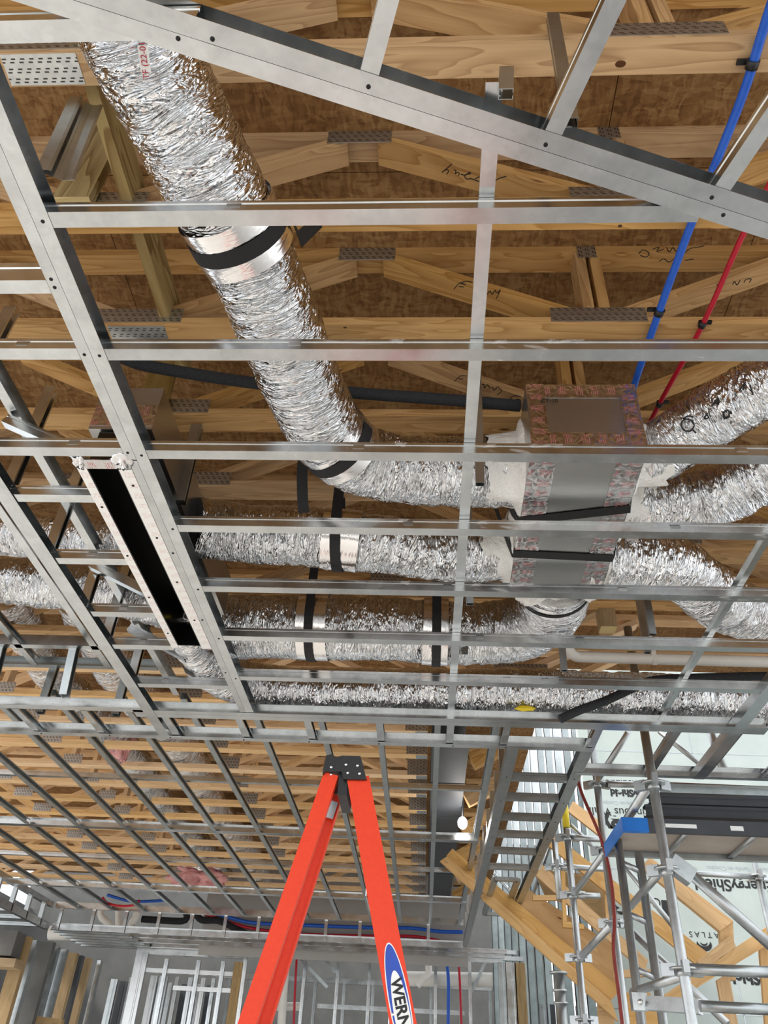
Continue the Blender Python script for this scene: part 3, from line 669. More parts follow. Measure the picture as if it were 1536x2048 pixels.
# ---------------------------------------------------------------- long right soffit: ladder-like framing
def rail(x0, x1, y0, y1, label, mat='galv_dull'):
    n = X_ if x1 > x0 else -X_
    return track((x0, y0, ZS), (x0, y1, ZS), n, label, w=abs(x1-x0), h=.05, mat=mat, screws=[(x0+(x1-x0)*.5, y, ZS) for y in (4.7, 5.15, 5.55, 5.95, 6.4, 6.9)])
rail(.443, .505, 4.26, 10.45, 'left rail of the long ladder-like soffit')
rail(.905, .842, 4.26, 8.25, 'right rail of the long ladder-like soffit')
for i, y in enumerate((4.78, 5.15, 5.56, 5.97, 6.41, 6.89)):
    stud((.507, y-.041, ZS+.002), (.84, y-.041, ZS+.002), Y_, 'rung of the ladder-like soffit, %s from the front' % ORD[i], w=.042, h=.045, mat='galv_dull', group='rungs of the ladder-like soffit')
mb = MB()
for a, b in (((.60, 7.4), (.60, 8.85)), ((.80, 7.4), (.80, 8.85)), ((.60, 8.85), (.80, 8.85)), ((.60, 7.4), (.80, 7.4))):
    mb.beam((a[0], a[1], ZS+.05), (b[0], b[1], ZS+.05), Z_, .03, .05)
tag(mb.build('access_frame', 'galv_dull'), 'rectangular metal frame at the far end of the ladder-like soffit', 'frame')
track((.44, 4.30, ZU+.02), (.44, 10.5, ZU+.02), -X_, 'upper rail of the long right drop face', w=.045, h=.055, mat='galv_dull')
for i in range(14):
    y = 4.50+.42*i
    stud((.455, y, ZS+.003), (.455, y, ZU+.03), X_, 'upright of the long right drop face, %s from the front' % ORD[i], up=Y_, w=.035, h=.035, name='face_stud', group='uprights of the long right drop face')
stud((.36, 4.05, ZU-.12), (.36, 4.05, ZU+.10), X_, 'flat clip plate at the head of the right drop face', up=Y_, w=.05, h=.012, name='clip_plate', cat='clip')

# ---------------------------------------------------------------- foil supply box (plenum) with its takeoffs
PX0, PX1, PY0, PY1, PZ0, PZ1 = .325, .700, 1.906, 2.82, 3.30, 3.598
pl = thing('supply_plenum', ((PX0+PX1)/2, PY0, PZ0), 'large foil faced supply box with red printed tape, right of centre', 'supply box')
mb = MB(); mb.box(((PX0+PX1)/2, (PY0+PY1)/2, (PZ0+PZ1)/2), (X_, Y_, Z_), ((PX1-PX0)/2, (PY1-PY0)/2, (PZ1-PZ0)/2)); mb.build('box', 'board_foil', pl)
def tape_strip(pts, wid, w, parent, name='tape'):
    mb = MB(); P = catmull(pts, .03); mb.ribbon(P, wid, w, .0012); return mb.build(name, 'tape', parent)
e = .0014
for x in (PX0+.045, PX1-.045): tape_strip([(x, PY0, PZ0-e), (x, PY1, PZ0-e)], X_, .088, pl)
for z in (PZ0+.035, PZ1-.035): tape_strip([(PX0, PY0-e, z), (PX1, PY0-e, z)], Z_, .066, pl)
for x in (PX0+.032, PX1-.032): tape_strip([(x, PY0-e*1.6, PZ0), (x, PY0-e*1.6, PZ1)], X_, .06, pl)
tape_strip([(PX0, PY0+.03, PZ0-e*1.8), (PX1, PY0+.03, PZ0-e*1.8)], Y_, .058, pl)
text_obj('CT-10', .022, (PX0+.075, PY0-.005, PZ1-.085), X_, Z_, 'black', pl)
text_obj('1-22', .022, (PX1-.08, PY0+.575, PZ0-.006), X_, Y_, 'black', pl)
def blob(name, c, rx, ry, rz, parent, mat='mastic', seed=0, amp=.25, seg=28, rings=16):
    mb = MB(); base = []
    for i in range(rings+1):
        ph = PI*i/rings
        for k in range(seg):
            th = 2*PI*k/seg; d = V(math.sin(ph)*math.cos(th), math.sin(ph)*math.sin(th), math.cos(ph))
            q = 1+amp*noise.noise(d*2.3+V(seed, 0, 0))+amp*.5*noise.noise(d*6+V(0, seed, 0)); mb.v.append(V(c)+V(d.x*rx, d.y*ry, d.z*rz)*q)
    for i in range(rings):
        for k in range(seg):
            k2 = (k+1) % seg; mb.face((i*seg+k, (i+1)*seg+k, (i+1)*seg+k2, i*seg+k2), [(0, 0)]*4, True)
    return mb.build(name, mat, parent)
def flange_collar(x, y, z, r, side, parent, seed):
    """ragged white mastic smeared round a round takeoff on the side of the box"""
    mb = MB(); seg = 40
    prof = [(0.0, 1.38), (.010, 1.30), (.018, 1.08), (.06, 1.03), (.10, 1.015), (.125, 1.005)]
    for a, q in prof:
        for k in range(seg):
            th = 2*PI*k/seg; w = 1+.10*noise.noise(V(math.cos(th)*1.7+seed, math.sin(th)*1.7, a*9))+.05*noise.noise(V(math.cos(th)*6, math.sin(th)*6+seed, a*30))
            aa = a+(.022*noise.noise(V(math.cos(th)*3, math.sin(th)*3, seed)) if a > .09 else 0)
            zz = math.sin(th)*r*q*w; yy = math.cos(th)*r*q*w
            mb.v.append(V(x+side*aa, y+yy, max(PZ0-.004 if a < .02 else -9, z+zz)))
    for i in range(len(prof)-1):
        for k in range(seg):
            k2 = (k+1) % seg; f = (i*seg+k, i*seg+k2, (i+1)*seg+k2, (i+1)*seg+k); mb.face(f if side < 0 else f[::-1], [(0, 0)]*4, True)
    return mb.build('mastic_collar', 'mastic', parent)
zc = 3.425
flange_collar(PX0, 2.19, zc+.02, .128, -1, pl, 1.3); flange_collar(PX0, 2.665, zc, .118, -1, pl, 4.1)
flange_collar(PX1, 2.10, zc+.02, .105, 1, pl, 7.7); flange_collar(PX1, 2.345, zc, .112, 1, pl, 2.2); flange_collar(PX1, 2.70, zc, .118, 1, pl, 9.4)
blob('mastic_smear', (PX0+.16, PY1+.01, PZ0+.13), .20, .05, .15, pl, seed=3.3, amp=.3)
blob('mastic_smear', (PX1-.03, 2.76, PZ0+.015), .05, .09, .035, pl, seed=8.3, amp=.5)
blob('mastic_smear', (PX0-.005, 2.42, PZ0+.09), .014, .15, .10, pl, seed=5.1, amp=.6)

# ---------------------------------------------------------------- flexible ducts
d1 = duct([(-.735, .42, 3.50), (-.70, .66, 3.49), (-.655, .84, 3.475), (-.60, 1.01, 3.465), (-.535, 1.22, 3.46), (-.475, 1.50, 3.455), (-.42, 1.80, 3.45), (-.365, 2.00, 3.448), (-.27, 2.135, 3.446), (-.13, 2.19, 3.445), (.08, 2.20, 3.445), (.315, 2.195, 3.445)],
          .128, 'largest foil flexible duct, from the top left bending right into the supply box', 'foil_ink', .0075)
sleeve(catmull([(-.563, 1.14, 3.462), (-.545, 1.20, 3.461), (-.521, 1.28, 3.4595)], .01), .137, .1, d1)
sl = sleeve(catmull([(-.375, 1.985, 3.448), (-.30, 2.105, 3.446)], .01), .137, .1, d1)
d2 = duct([(-.95, 2.50, 3.405), (-.86, 2.55, 3.42), (-.66, 2.585, 3.425), (-.45, 2.60, 3.425), (-.2, 2.63, 3.415), (.0, 2.66, 3.405), (.18, 2.67, 3.412), (.31, 2.67, 3.425)], .118, 'middle foil duct from the slot diffuser to the supply box with one strapped sleeve', 'foil', .0085)
s2 = sleeve([(-.44, 2.60, 3.425), (-.39, 2.605, 3.424), (-.34, 2.61, 3.423), (-.29, 2.616, 3.42)], .128, .1, d2)
d3 = duct([(-1.02, 3.33, 3.41), (-.8, 3.33, 3.42), (-.5, 3.325, 3.42), (-.2, 3.325, 3.415), (.1, 3.33, 3.41), (.30, 3.335, 3.41), (.44, 3.29, 3.415), (.525, 3.18, 3.42), (.548, 3.04, 3.425), (.54, 2.87, 3.43)], .150, 'strapped foil duct curving from the far end of the supply box to the left', 'foil', .010)
s3 = [sleeve([(-.62, 3.327, 3.42), (-.55, 3.326, 3.42), (-.48, 3.325, 3.42)], .163, .1, d3), sleeve([(-.03, 3.328, 3.412), (.03, 3.33, 3.411), (.09, 3.33, 3.41)], .163, .1, d3)]
sleeve([(.541, 2.90, 3.429), (.546, 2.96, 3.427)], .158, .1, d3)
mb = MB(); mb.tube([(.541, 2.928, 3.428), (.544, 2.946, 3.427)], .161, 40, False); mb.build('strap_band', 'strap', d3)
d4 = duct([(-1.16, 3.62, 3.40), (-1.08, 3.82, 3.385), (-.92, 3.93, 3.38), (-.6, 3.96, 3.38), (-.1, 3.955, 3.38), (.5, 3.93, 3.385), (1.0, 3.94, 3.385), (1.5, 3.97, 3.39), (2.1, 4.0, 3.40), (2.5, 4.02, 3.41)], .125, 'rearmost long foil duct lying behind the strapped one across the whole bay', 'foil', .0085)
d5 = duct([(.71, 2.10, 3.445), (.80, 2.07, 3.45), (.90, 1.98, 3.47), (1.02, 1.87, 3.49), (1.20, 1.76, 3.51), (1.5, 1.65, 3.52)], .105, 'upper right foil duct rising from the supply box to the right edge', 'foil', .008)
d6 = duct([(.71, 2.345, 3.42), (.82, 2.345, 3.415), (.98, 2.325, 3.42), (1.12, 2.25, 3.43), (1.28, 2.15, 3.45), (1.6, 2.0, 3.48)], .108, 'middle right foil duct leaving the supply box below the upper one', 'foil', .009)
d7 = duct([(.71, 2.70, 3.42), (.85, 2.71, 3.42), (1.0, 2.76, 3.42), (1.14, 2.88, 3.42), (1.27, 3.02, 3.42), (1.42, 3.13, 3.43), (1.65, 3.2, 3.44), (2.0, 3.25, 3.45)], .125, 'lower right foil duct curving down from the supply box to the right edge', 'foil', .0095)
duct([(-1.10, 3.13, 3.42), (-1.12, 3.25, 3.39), (-1.16, 3.40, 3.36), (-1.12, 3.56, 3.35), (-1.07, 3.70, 3.36)], .095, 'short foil duct boot at the far end of the slot diffuser', 'foil', .012)
duct([(-3.0, 2.90, 3.66), (-2.4, 2.88, 3.62), (-1.9, 2.86, 3.60), (-1.3, 2.84, 3.55), (-1.16, 2.82, 3.52)], .095, 'foil duct behind the hanging frame at the left edge, upper one', 'foil', .009)
duct([(-3.3, 3.22, 3.60), (-2.5, 3.25, 3.58), (-1.95, 3.22, 3.57), (-1.5, 3.28, 3.56), (-1.2, 3.35, 3.50)], .115, 'foil duct behind the hanging frame at the left edge, lower one', 'foil', .011)
for x, lab, q in ((-2.12, 'foil duct threaded through the far trusses, right one of the two', 1), (-2.62, 'foil duct threaded through the far trusses, left one of the two', 2)):
    duct([(x+.05*q, 3.9, 3.93), (x-.03, 5.0, 3.94), (x+.05, 6.4, 3.95), (x-.02, 8.0, 3.94), (x+.03, 9.5, 3.95), (x, 10.9, 3.93)], .145 if q == 1 else .12, lab, 'foil', .014, seg=36, step=.035)
# loose pink insulation
pk = blob('insulation_tuft', (-2.55, 6.2, 3.90), .12, .09, .11, None, 'pink', 1.7, .7); tag(pk, 'pink insulation tuft poking out of the foil duct just behind the soffit band', 'insulation')
pk = blob('insulation_tuft', (-2.64, 9.72, 3.69), .24, .12, .14, None, 'pink', 6.2, .9, 40, 24); tag(pk, 'pink insulation hanging below the far trusses left of the ladder', 'insulation')
pk = blob('foil_scrap', (-2.60, 9.62, 3.78), .22, .09, .05, None, 'foil', 2.4, .6); tag(pk, 'torn foil scrap above the hanging pink insulation', 'foil scrap')
# hand lettering and labels on the ducts
def hit_duct(x, y, ctrl, r):
    P = catmull(ctrl, .02); d = ray(x, y).normalized(); t = .3
    while t < 6:
        q = CAM+d*t; m = min((q-p).length for p in P)
        if m < r: return q
        t += max(.002, (m-r)*.6)
    return CAM+d*2
D1C = [(-.735, .42, 3.50), (-.70, .66, 3.49), (-.655, .84, 3.475), (-.60, 1.01, 3.465), (-.535, 1.22, 3.46), (-.475, 1.50, 3.455), (-.42, 1.80, 3.45), (-.365, 2.00, 3.448), (-.27, 2.135, 3.446)]
ca, cb = hit_duct(286, 98, D1C, .139), hit_duct(291, 138, D1C, .139); c = (ca+cb)/2; xd = (ca-cb).normalized(); vd = (c-CAM).normalized(); yd = xd.cross(vd)
lb = MB(); lb.box(c, (xd, yd, vd), ((ca-cb).length/2+.007, .011, .0006)); lo = lb.build('label_strip', 'label_white', d1)
text_obj('TF (22-01)', .0185, c-vd*.0016, xd, -yd if (xd.cross(yd)).dot(vd) > 0 else yd, 'red_ink', lo)
def stroke(pts, r, mat, parent, name='handwriting'):
    mb = MB(); mb.tube(pts, r, 6); return mb.build(name, mat, parent)
def ring_mark(c, ax, ay, parent, r=.0035):
    c = V(c); stroke([c+V(ax)*math.cos(t*.35)+V(ay)*math.sin(t*.35) for t in range(19)], r, 'black', parent)
D5C = [(.71, 2.10, 3.445), (.80, 2.07, 3.45), (.90, 1.98, 3.47), (1.02, 1.87, 3.49), (1.20, 1.76, 3.51), (1.5, 1.65, 3.52)]
def mark(pts, parent=d5, r=.0028): stroke(catmull([hit_duct(x, y, D5C, .113) for x, y in pts], .006), r, 'black', parent)
mark([(1364, 843), (1372, 838), (1384, 842), (1388, 852), (1380, 862), (1368, 860), (1362, 850), (1364, 843)]); mark([(1384, 858), (1392, 866)]); mark([(1366, 838), (1376, 832), (1386, 834)])
mark([(1424, 812), (1436, 796), (1437, 806)]); mark([(1427, 808), (1440, 802)]); mark([(1446, 826), (1456, 820), (1458, 832), (1449, 838), (1446, 828)]); mark([(1415, 826), (1408, 838), (1416, 836)]); mark([(1478, 782), (1490, 766), (1486, 780)]); mark([(1500, 770), (1506, 790)])

# ---------------------------------------------------------------- hanging straps
def strap(pts, wid, label, w=.045):
    mb = MB(); mb.ribbon(catmull(pts, .02), wid, w, .002); return tag(mb.build('duct_strap', 'strap', None), label, 'strap', 'black hanging straps')
def saddle(x, y, z, r, ztop, sx, label, ax=X_, w=.042):
    P = [V(x, y-r*.98, ztop)]+[V(x+sx*.0, y-r*math.cos(t)*1.0, z-r*math.sin(t)) for t in [PI*k/14 for k in range(15)]]+[V(x+sx, y+r, ztop)]
    mb = MB(); mb.ribbon(P, ax, w, .002); return tag(mb.build('duct_strap', 'strap', None), label, 'strap', 'black hanging straps')
# around the big duct at the upper sleeve, its tail going up to the right
P = []; c0 = V(-.541, 1.209, 3.460); t0 = V(.022, .082, 0).normalized(); u0 = V(t0.y, -t0.x, 0)
for k in range(19):
    th = -PI*.98+PI*1.02*k/18+.0; P.append(c0+u0*math.cos(th)*.1395*1.0+Z_*math.sin(th)*.1395)
P = P+[c0+u0*.15+V(.0, .0, .03), on_level(600, 478, 3.58), on_level(640, 440, ZT-.004)]
mb = MB(); mb.ribbon(P, t0, .046, .002); tag(mb.build('duct_strap', 'strap'), 'black strap round the upper sleeve of the largest duct, tail rising right', 'strap', 'black hanging straps')
P = []; c0 = V(-.338, 2.045, 3.447); t0 = V(.075, .12, 0).normalized(); u0 = V(t0.y, -t0.x, 0)
for k in range(19):
    th = -PI*1.02+PI*1.05*k/18; P.append(c0+u0*math.cos(th)*.1395+Z_*math.sin(th)*.1395)
mb = MB(); mb.ribbon(P, t0, .046, .002); tag(mb.build('duct_strap', 'strap'), 'black strap round the lower sleeve where the largest duct bends', 'strap', 'black hanging straps')
saddle(-.375, 2.606, 3.424, .134, ZT, -.03, 'black strap hanging the middle duct at its sleeve')
saddle(-.56, 3.326, 3.42, .168, ZT, .0, 'black strap on the strapped duct, left one')
saddle(.035, 3.33, 3.411, .168, ZT, .0, 'black strap on the strapped duct, right one')
z0 = PZ0-.004
def cross_strap(a, b, l1, r1, label):
    L, R = on_level(*a, z0), on_level(*b, z0); L.x, R.x = PX0-.006, PX1+.006
    mb = MB(); mb.ribbon([V(L.x-.12, L.y+l1, ZT), V(L.x-.018, L.y+l1*.2, z0+.055), L, R, V(R.x+.012, R.y+r1*.3, z0+.06), V(R.x+.03, R.y+r1, ZT)], Y_, .045, .002)
    tag(mb.build('duct_strap', 'strap'), label, 'strap', 'black hanging straps')
cross_strap((1050, 1043), (1252, 1018), .05, -.02, 'black strap crossing slantwise under the supply box')
cross_strap((1040, 1108), (1215, 1117), -.03, -.06, 'black strap straight under the far half of the supply box')
strap([(-.47, 2.16, 3.60), (-.48, 2.20, 3.46), (-.47, 2.25, 3.33), (-.465, 2.27, 3.30)], X_, 'loose black strap end dangling below the lower sleeve', .04)

# ---------------------------------------------------------------- slot diffuser with its box
df = thing('slot_diffuser', (-1.08, 1.87, ZS), 'long black slot diffuser in a foil taped frame, left of centre', 'diffuser')
mb = MB(); x0, x1, y0, y1, z1 = -1.128, -1.032, 1.915, 3.13, 3.36
mb.box((x0-.004, (y0+y1)/2, (ZS+z1)/2), (X_, Y_, Z_), (.002, (y1-y0)/2, (z1-ZS)/2)); mb.box((x1+.004, (y0+y1)/2, (ZS+z1)/2), (X_, Y_, Z_), (.002, (y1-y0)/2, (z1-ZS)/2))
mb.box(((x0+x1)/2, y0-.003, (ZS+z1)/2), (X_, Y_, Z_), ((x1-x0)/2+.004, .002, (z1-ZS)/2)); mb.box(((x0+x1)/2, y1+.003, (ZS+z1)/2), (X_, Y_, Z_), ((x1-x0)/2+.004, .002, (z1-ZS)/2))
mb.box(((x0+x1)/2, (y0+y1)/2, z1), (X_, Y_, Z_), ((x1-x0)/2, (y1-y0)/2, .002)); mb.build('slot', 'slot_black', df)
mb = MB(); mb.box((x0-.021, (y0+y1)/2, ZS-.001), (Y_, X_, Z_), ((y1-y0)/2+.03, .016, .001)); mb.build('flange', 'tape_bright', df)
mb = MB(); mb.box((x1+.028, (y0+y1)/2, ZS-.001), (Y_, X_, Z_), ((y1-y0)/2+.03, .022, .001)); mb.build('flange', 'tape_bright', df)
mb = MB(); mb.box(((x0+x1)/2, y0-.025, ZS-.002), (X_, Y_, Z_), (.056, .022, .002)); mb.build('flange', 'tape', df)
mb = MB(); mb.box((-1.06, 2.52, 3.465), (Y_, X_, Z_), (.62, .11, .10)); mb.build('box', 'board_foil', df)
tape_strip([(-1.17, 1.899, 3.43), (-.95, 1.899, 3.43)], Z_, .10, df)
for y in (2.0, 2.3, 2.6, 2.9): screw((x1+.03, y, ZS-.002), df); screw((x0-.021, y+.12, ZS-.002), df)
blob('crumpled_tape', (x1+.03, y0-.03, ZS+.004), .035, .04, .012, df, 'foil', 2.2, .5); blob('crumpled_tape', (x0-.02, y0-.025, ZS+.004), .022, .03, .012, df, 'foil', 4.2, .5)
mb = MB(); mb.ball((-1.075, 3.05, 3.30), .012, sq=(1.5, 1, .6)); mb.build('adjuster', 'yellow', df)

# ---------------------------------------------------------------- pipes
def pipe(pts, r, label, mat, name='pipe', cat='pipe', step=.03, group=None):
    mb = MB(); mb.tube(catmull(pts, step), r, 16); return tag(mb.build(name, mat), label, cat, group)
pipe([on_level(x, y, 3.665) for x, y in ((150, 690), (245, 716), (300, 733), (500, 765), (700, 785), (930, 802), (1040, 812))], .022, 'black foam covered pipe passing behind the largest duct', 'foam', 'insulated_pipe')
pb = pipe([(.812, .55, 3.730), (.809, .84, 3.730), (.808, 1.011, 3.730), (.775, 1.38, 3.730), (.754, 1.737, 3.729), (.742, 2.05, 3.727), (.735, 2.5, 3.727), (.66, 3.4, 3.72)], .0125, 'blue plastic water tube clipped under the trusses at the right', 'pex_blue', 'water_tube', 'water tube')
pr_ = pipe([(1.0, .85, 3.735), (.963, 1.277, 3.735), (.94, 1.433, 3.735), (.913, 1.78, 3.734), (.845, 2.23, 3.733), (.80, 2.8, 3.733), (.77, 3.5, 3.72)], .009, 'red plastic water tube clipped under the trusses at the right', 'pex_red', 'water_tube', 'water tube')
def clip(c, d, r, parent, wing):
    mb = MB(); c = V(c); d = V(d).normalized(); mb.tube([c-d*.011, c+d*.011], r+.004, 14); mb.box(c+V(wing, 0, r+.002), (X_, Y_, Z_), (.022, .007, .004)); return mb.build('clip', 'cap_plastic', parent)
clip((.757, 1.70, 3.729), (-.05, .35, 0), .0125, pb, -.016); clip((.809, .92, 3.730), (0, 1, 0), .0125, pb, -.014)
clip((.915, 1.755, 3.734), (-.06, .35, 0), .009, pr_, .010); clip((.86, 2.13, 3.733), (-.07, .4, 0), .009, pr_, .012)
wp = pipe([(.735, 3.60, 3.74), (.735, 3.72, 3.63), (.745, 3.80, 3.585), (.79, 3.86, 3.575), (.90, 3.87, 3.575), (1.5, 3.875, 3.575), (2.4, 3.88, 3.575)], .030, 'white plastic drain pipe with an elbow, right side behind the box', 'pvc', 'drain_pipe')
mb = MB(); mb.ribbon([(1.20, 3.845, ZT), (1.205, 3.842, 3.60), (1.21, 3.85, 3.55), (1.21, 3.875, 3.54), (1.21, 3.905, 3.57)], X_, .024, .002); mb.build('hanger_strap', 'pvc', wp)
pipe([on_cross(x, y, 3.76) for x, y in ((1120, 1438), (1160, 1420), (1210, 1402), (1262, 1378), (1300, 1362), (1380, 1356), (1540, 1352), (1640, 1352))], .022, 'black foam covered pipe slanting over the rearmost duct at the right', 'foam', 'insulated_pipe')
b = blob('foil_flap', on_cross(1050, 1417, 3.862), .05, .012, .016, None, 'yellow', 3.0, .3); tag(b, 'small yellow film flap on the rearmost duct above the soffit band', 'film')

# ---------------------------------------------------------------- stepladder
LY = 2.40
ld_ = thing('step_ladder', (-.25, LY+.2, 0), 'orange fiberglass stepladder with a black top cap', 'ladder')
FT, FB = V(-.212, LY, 2.375), V(.388, LY-.02, 0.0)      # front rail axis, top and foot
RT, RB = V(-.296, LY, 2.385), V(-.880, LY-.02, 0.0)
def lrail(a, b, w, inward, y_out, name='rail'):
    """channel rail: web facing out (away from inward), flanges pointing inward"""
    d = (b-a).normalized(); s = V(d.z, 0, -d.x)*(-1)
    prof = [(-w/2, 0), (w/2, 0), (w/2, .026), (w/2-.0035, .026), (w/2-.0035, .0035), (-w/2+.0035, .0035), (-w/2+.0035, .026), (-w/2, .026)]
    mb = MB(); mb.extr(prof, a, b, s, V(0, inward, 0)); return mb.build(name, 'fiberglass', ld_)
SP0, SP1 = .20, .32      # inner gap between near and far rails, top and foot
off = lambda t: V(0, SP0+(SP1-SP0)*t, 0)
nf = lrail(FT, FB, .068, 1, 0); nr = lrail(RT, RB, .046, 1, 0)
lrail(FT+off(0), FB+off(1), .068, -1, 0); lrail(RT+off(0), RB+off(1), .046, -1, 0)
for k in range(1, 8):      # aluminium steps between the front rails, rear braces between the rear rails
    t = k*.305/2.375*1.0
    p = FT.lerp(FB, t); w = off(t).y
    mb = MB(); mb.extr([(-.034, 0), (.034, 0), (.034, -.026), (.031, -.026), (.031, -.003), (-.031, -.003), (-.031, -.026), (-.034, -.026)], p+V(0, .004, 0), p+V(0, w-.004, 0), X_, Z_); mb.build('step', 'alu', ld_)
    p = RT.lerp(RB, t+.03)
    if k == 1: continue
    mb = MB(); mb.beam(p+V(0, .004, 0), p+V(0, w-.004, 0), Z_, .022, .018); mb.build('rear_brace', 'alu', ld_)
    for q, ax in ((FT.lerp(FB, t), .022), (RT.lerp(RB, t+.03), .0)):
        mb = MB(); mb.ball(q+V(-ax, -.0005, 0), .0045, 8, 4, (1, .5, 1)); mb.build('rivet', 'rivet', ld_)
p, q = FT.lerp(FB, .42), RT.lerp(RB, .42)
mb = MB(); mb.ribbon([p+V(0, .03, 0), (p+q)/2+V(0, .03, .06), q+V(0, .03, 0)], Z_, .025, .003); mb.build('spreader', 'alu', ld_)
for a, y in ((FB, 0), (RB, 0), (FB, SP1), (RB, SP1)):
    mb = MB(); mb.box(a+V(0, y+(.012 if y == 0 else -.012), .012), (X_, Y_, Z_), (.045, .018, .0125)); mb.build('foot', 'cap_plastic', ld_)
# molded top cap: side profile in the ladder plane, pushed through the width
cap = [on_cross(x, y, LY-.012) for x, y in ((646, 1538), (652, 1511), (664, 1508), (672, 1515), (684, 1511), (721, 1512), (726, 1530), (733, 1559), (687, 1558), (683, 1543), (650, 1543), (645, 1549))]
prof = [(p.x+.25, p.z-2.4) for p in cap]
mb = MB(); mb.extr(prof, (-.25, LY-.012, 2.4), (-.25, LY+SP0+.012, 2.4), X_, Z_); cp = mb.build('top_cap', 'cap_plastic', ld_)
mb = MB(); mb.box((-.258, LY+.10, 2.36), (X_, Y_, Z_), (.014, .09, .035)); mb.build('hinge_block', 'cap_plastic', ld_)
for x, y in ((662.5, 1534), (692, 1529), (715, 1531), (695.5, 1545.5), (719, 1547)):
    mb = MB(); mb.ball(on_cross(x, y, LY-.0125), .0048, 10, 6, (1, .7, 1)); mb.build('rivet', 'rivet', cp)
mb = MB(); mb.ball(on_cross(662, 1548.5, LY-.0005), .0045, 10, 6, (1, .7, 1)); mb.build('rivet', 'rivet', ld_)
for a, s_ in ((FT+off(0), -.01), (RT+off(0), .0)):
    mb = MB(); d = (FB-FT).normalized() if s_ else (RB-RT).normalized(); mb.beam(a+d*.03-V(0, .029, 0), a+d*.085-V(0, .029, 0), Y_, .003, .05 if s_ else .036); mb.build('gusset', 'galv_dull', ld_)
# oval maker's label on the near front rail
d = (FB-FT).normalized(); side = V(-d.z, 0, d.x); yf = -.0012
c = FT+d*.60; c.y = FT.lerp(FB, .60/(FB-FT).length).y
def oval(cc, a, b, mat, z):
    mb = MB(); n = 48; mb.v = [cc+V(0, z, 0)+d*a*math.cos(2*PI*k/n)+side*b*math.sin(2*PI*k/n) for k in range(n)]+[cc+V(0, z-.0004, 0)+d*a*math.cos(2*PI*k/n)+side*b*math.sin(2*PI*k/n) for k in range(n)]
    mb.face(list(range(n, 2*n)), [(0, 0)]*n); mb.face(list(range(n))[::-1], [(0, 0)]*n)
    for k in range(n): k2 = (k+1) % n; mb.face((k, k2, n+k2, n+k), [(0, 0)]*4)
    return mb
lab = oval(c, .140, .0275, None, -.0004).build('label', 'label_white', ld_)
oval(c, .136, .0245, None, -.0010).build('label_ink', 'label_blue', lab)
oval(c+d*.028+side*.0015, .100, .0205, None, -.0016).build('label_center', 'label_white', lab)
text_obj('WERNER', .040, c+d*.026+side*.001+V(0, -.0024, 0), d, side, 'black', lab, bold=.0012, sx=.98)

# ---------------------------------------------------------------- writing on the wall boards (hung upside down)
WY = 8.548
def wall_text(body, x, y, px_h, mat='black', bold=0.0):
    p, q = on_cross(x, y-px_h/2, WY), on_cross(x, y+px_h/2, WY)
    return text_obj(body, (p.z-q.z)*1.36, (p+q)/2, -X_, -Z_, mat, WALL, bold=bold)
wall_text('EnergyShield', 1468, 1770, 24, bold=.003); wall_text('EnergyShield', 1524, 1957, 24, bold=.006); wall_text('Energy', 1262, 1650, 32, bold=.010)
wall_text('Continuous Wall', 1258, 1624, 17); wall_text('Isolation Murale en Continu', 1480, 1737, 9, 'galv_dull'); wall_text('Isolation Murale en Continu', 1262, 1606, 8, 'galv_dull'); wall_text('EnergyShield', 1270, 1586, 14, bold=.005)
wall_text('Wall Insulation', 1262, 1567, 15); wall_text('A T L A S', 1408, 1869, 12); wall_text('Co', 1306, 1804, 20); wall_text('Energy', 1238, 1822, 26, bold=.008)
c = on_cross(1407, 1881, WY); mb = MB()
for a0, a1, r0, r1 in ((.15, 3.0, .050, .090), (.5, 2.6, .03, .045)):
    n = 14; base = len(mb.v)
    for i in range(n+1):
        a = PI+a0+(a1-a0)*i/n; k = math.sin(PI*i/n)
        for rr in (r0, r0+(r1-r0)*k+.002): mb.v.append(c+V(math.cos(a)*rr*1.2, 0, math.sin(a)*rr))
    for i in range(n): b0 = base+2*i; mb.face((b0, b0+1, b0+3, b0+2), [(0, 0)]*4)
mb.build('emblem', 'black', WALL)
mb = MB(); p, q = on_cross(1322, 1800, WY), on_cross(1356, 1838, WY); mb.box(((p.x+q.x)/2, WY, (p.z+q.z)/2), (X_, Y_, Z_), ((q.x-p.x)/2, .001, (p.z-q.z)/2)); mb.build('dark_patch', 'black', WALL)
mb = MB()
for z in (2.45, 3.66, 4.88): mb.box((4.4, WY+.001, z), (X_, Y_, Z_), (2.7, .001, .004))
for x in (2.9, 4.1, 5.3): mb.box((x, WY+.001, 3), (X_, Y_, Z_), (.004, .001, 2.9))
mb.build('seam', 'galv_dull', WALL)
# steel studs of the open side wall beside it
wa, wb = V(1.98, 9.35, 0), V(1.12, 13.6, 0)
for i in range(14):
    p = wa.lerp(wb, i/13); d = (wb-wa).normalized()
    stud((p.x, p.y, 0), (p.x, p.y, 6.2), V(-d.y, d.x, 0), 'tall wall stud beside the stair opening, %s from the front' % ORD[i], up=d, w=.085, h=.045, name='wall_stud', mat='galv_dull' if i % 3 else 'galv', group='wall studs beside the stair opening', cat='wall stud')
for i, (t0, z0_, t1, z1_) in enumerate(((.12, 4.9, .55, 3.9), (.55, 3.8, .95, 4.7))):
    d = (wb-wa).normalized(); n_ = V(d.y, -d.x, 0); n_ = n_ if n_.y < 0 else -n_
    stud(wa.lerp(wb, t0)+n_*.125+Z_*z0_, wa.lerp(wb, t1)+n_*.125+Z_*z1_, -n_, 'slanting brace across the tall wall studs, %s one' % ('front', 'rear')[i], w=.03, h=.05, name='brace')

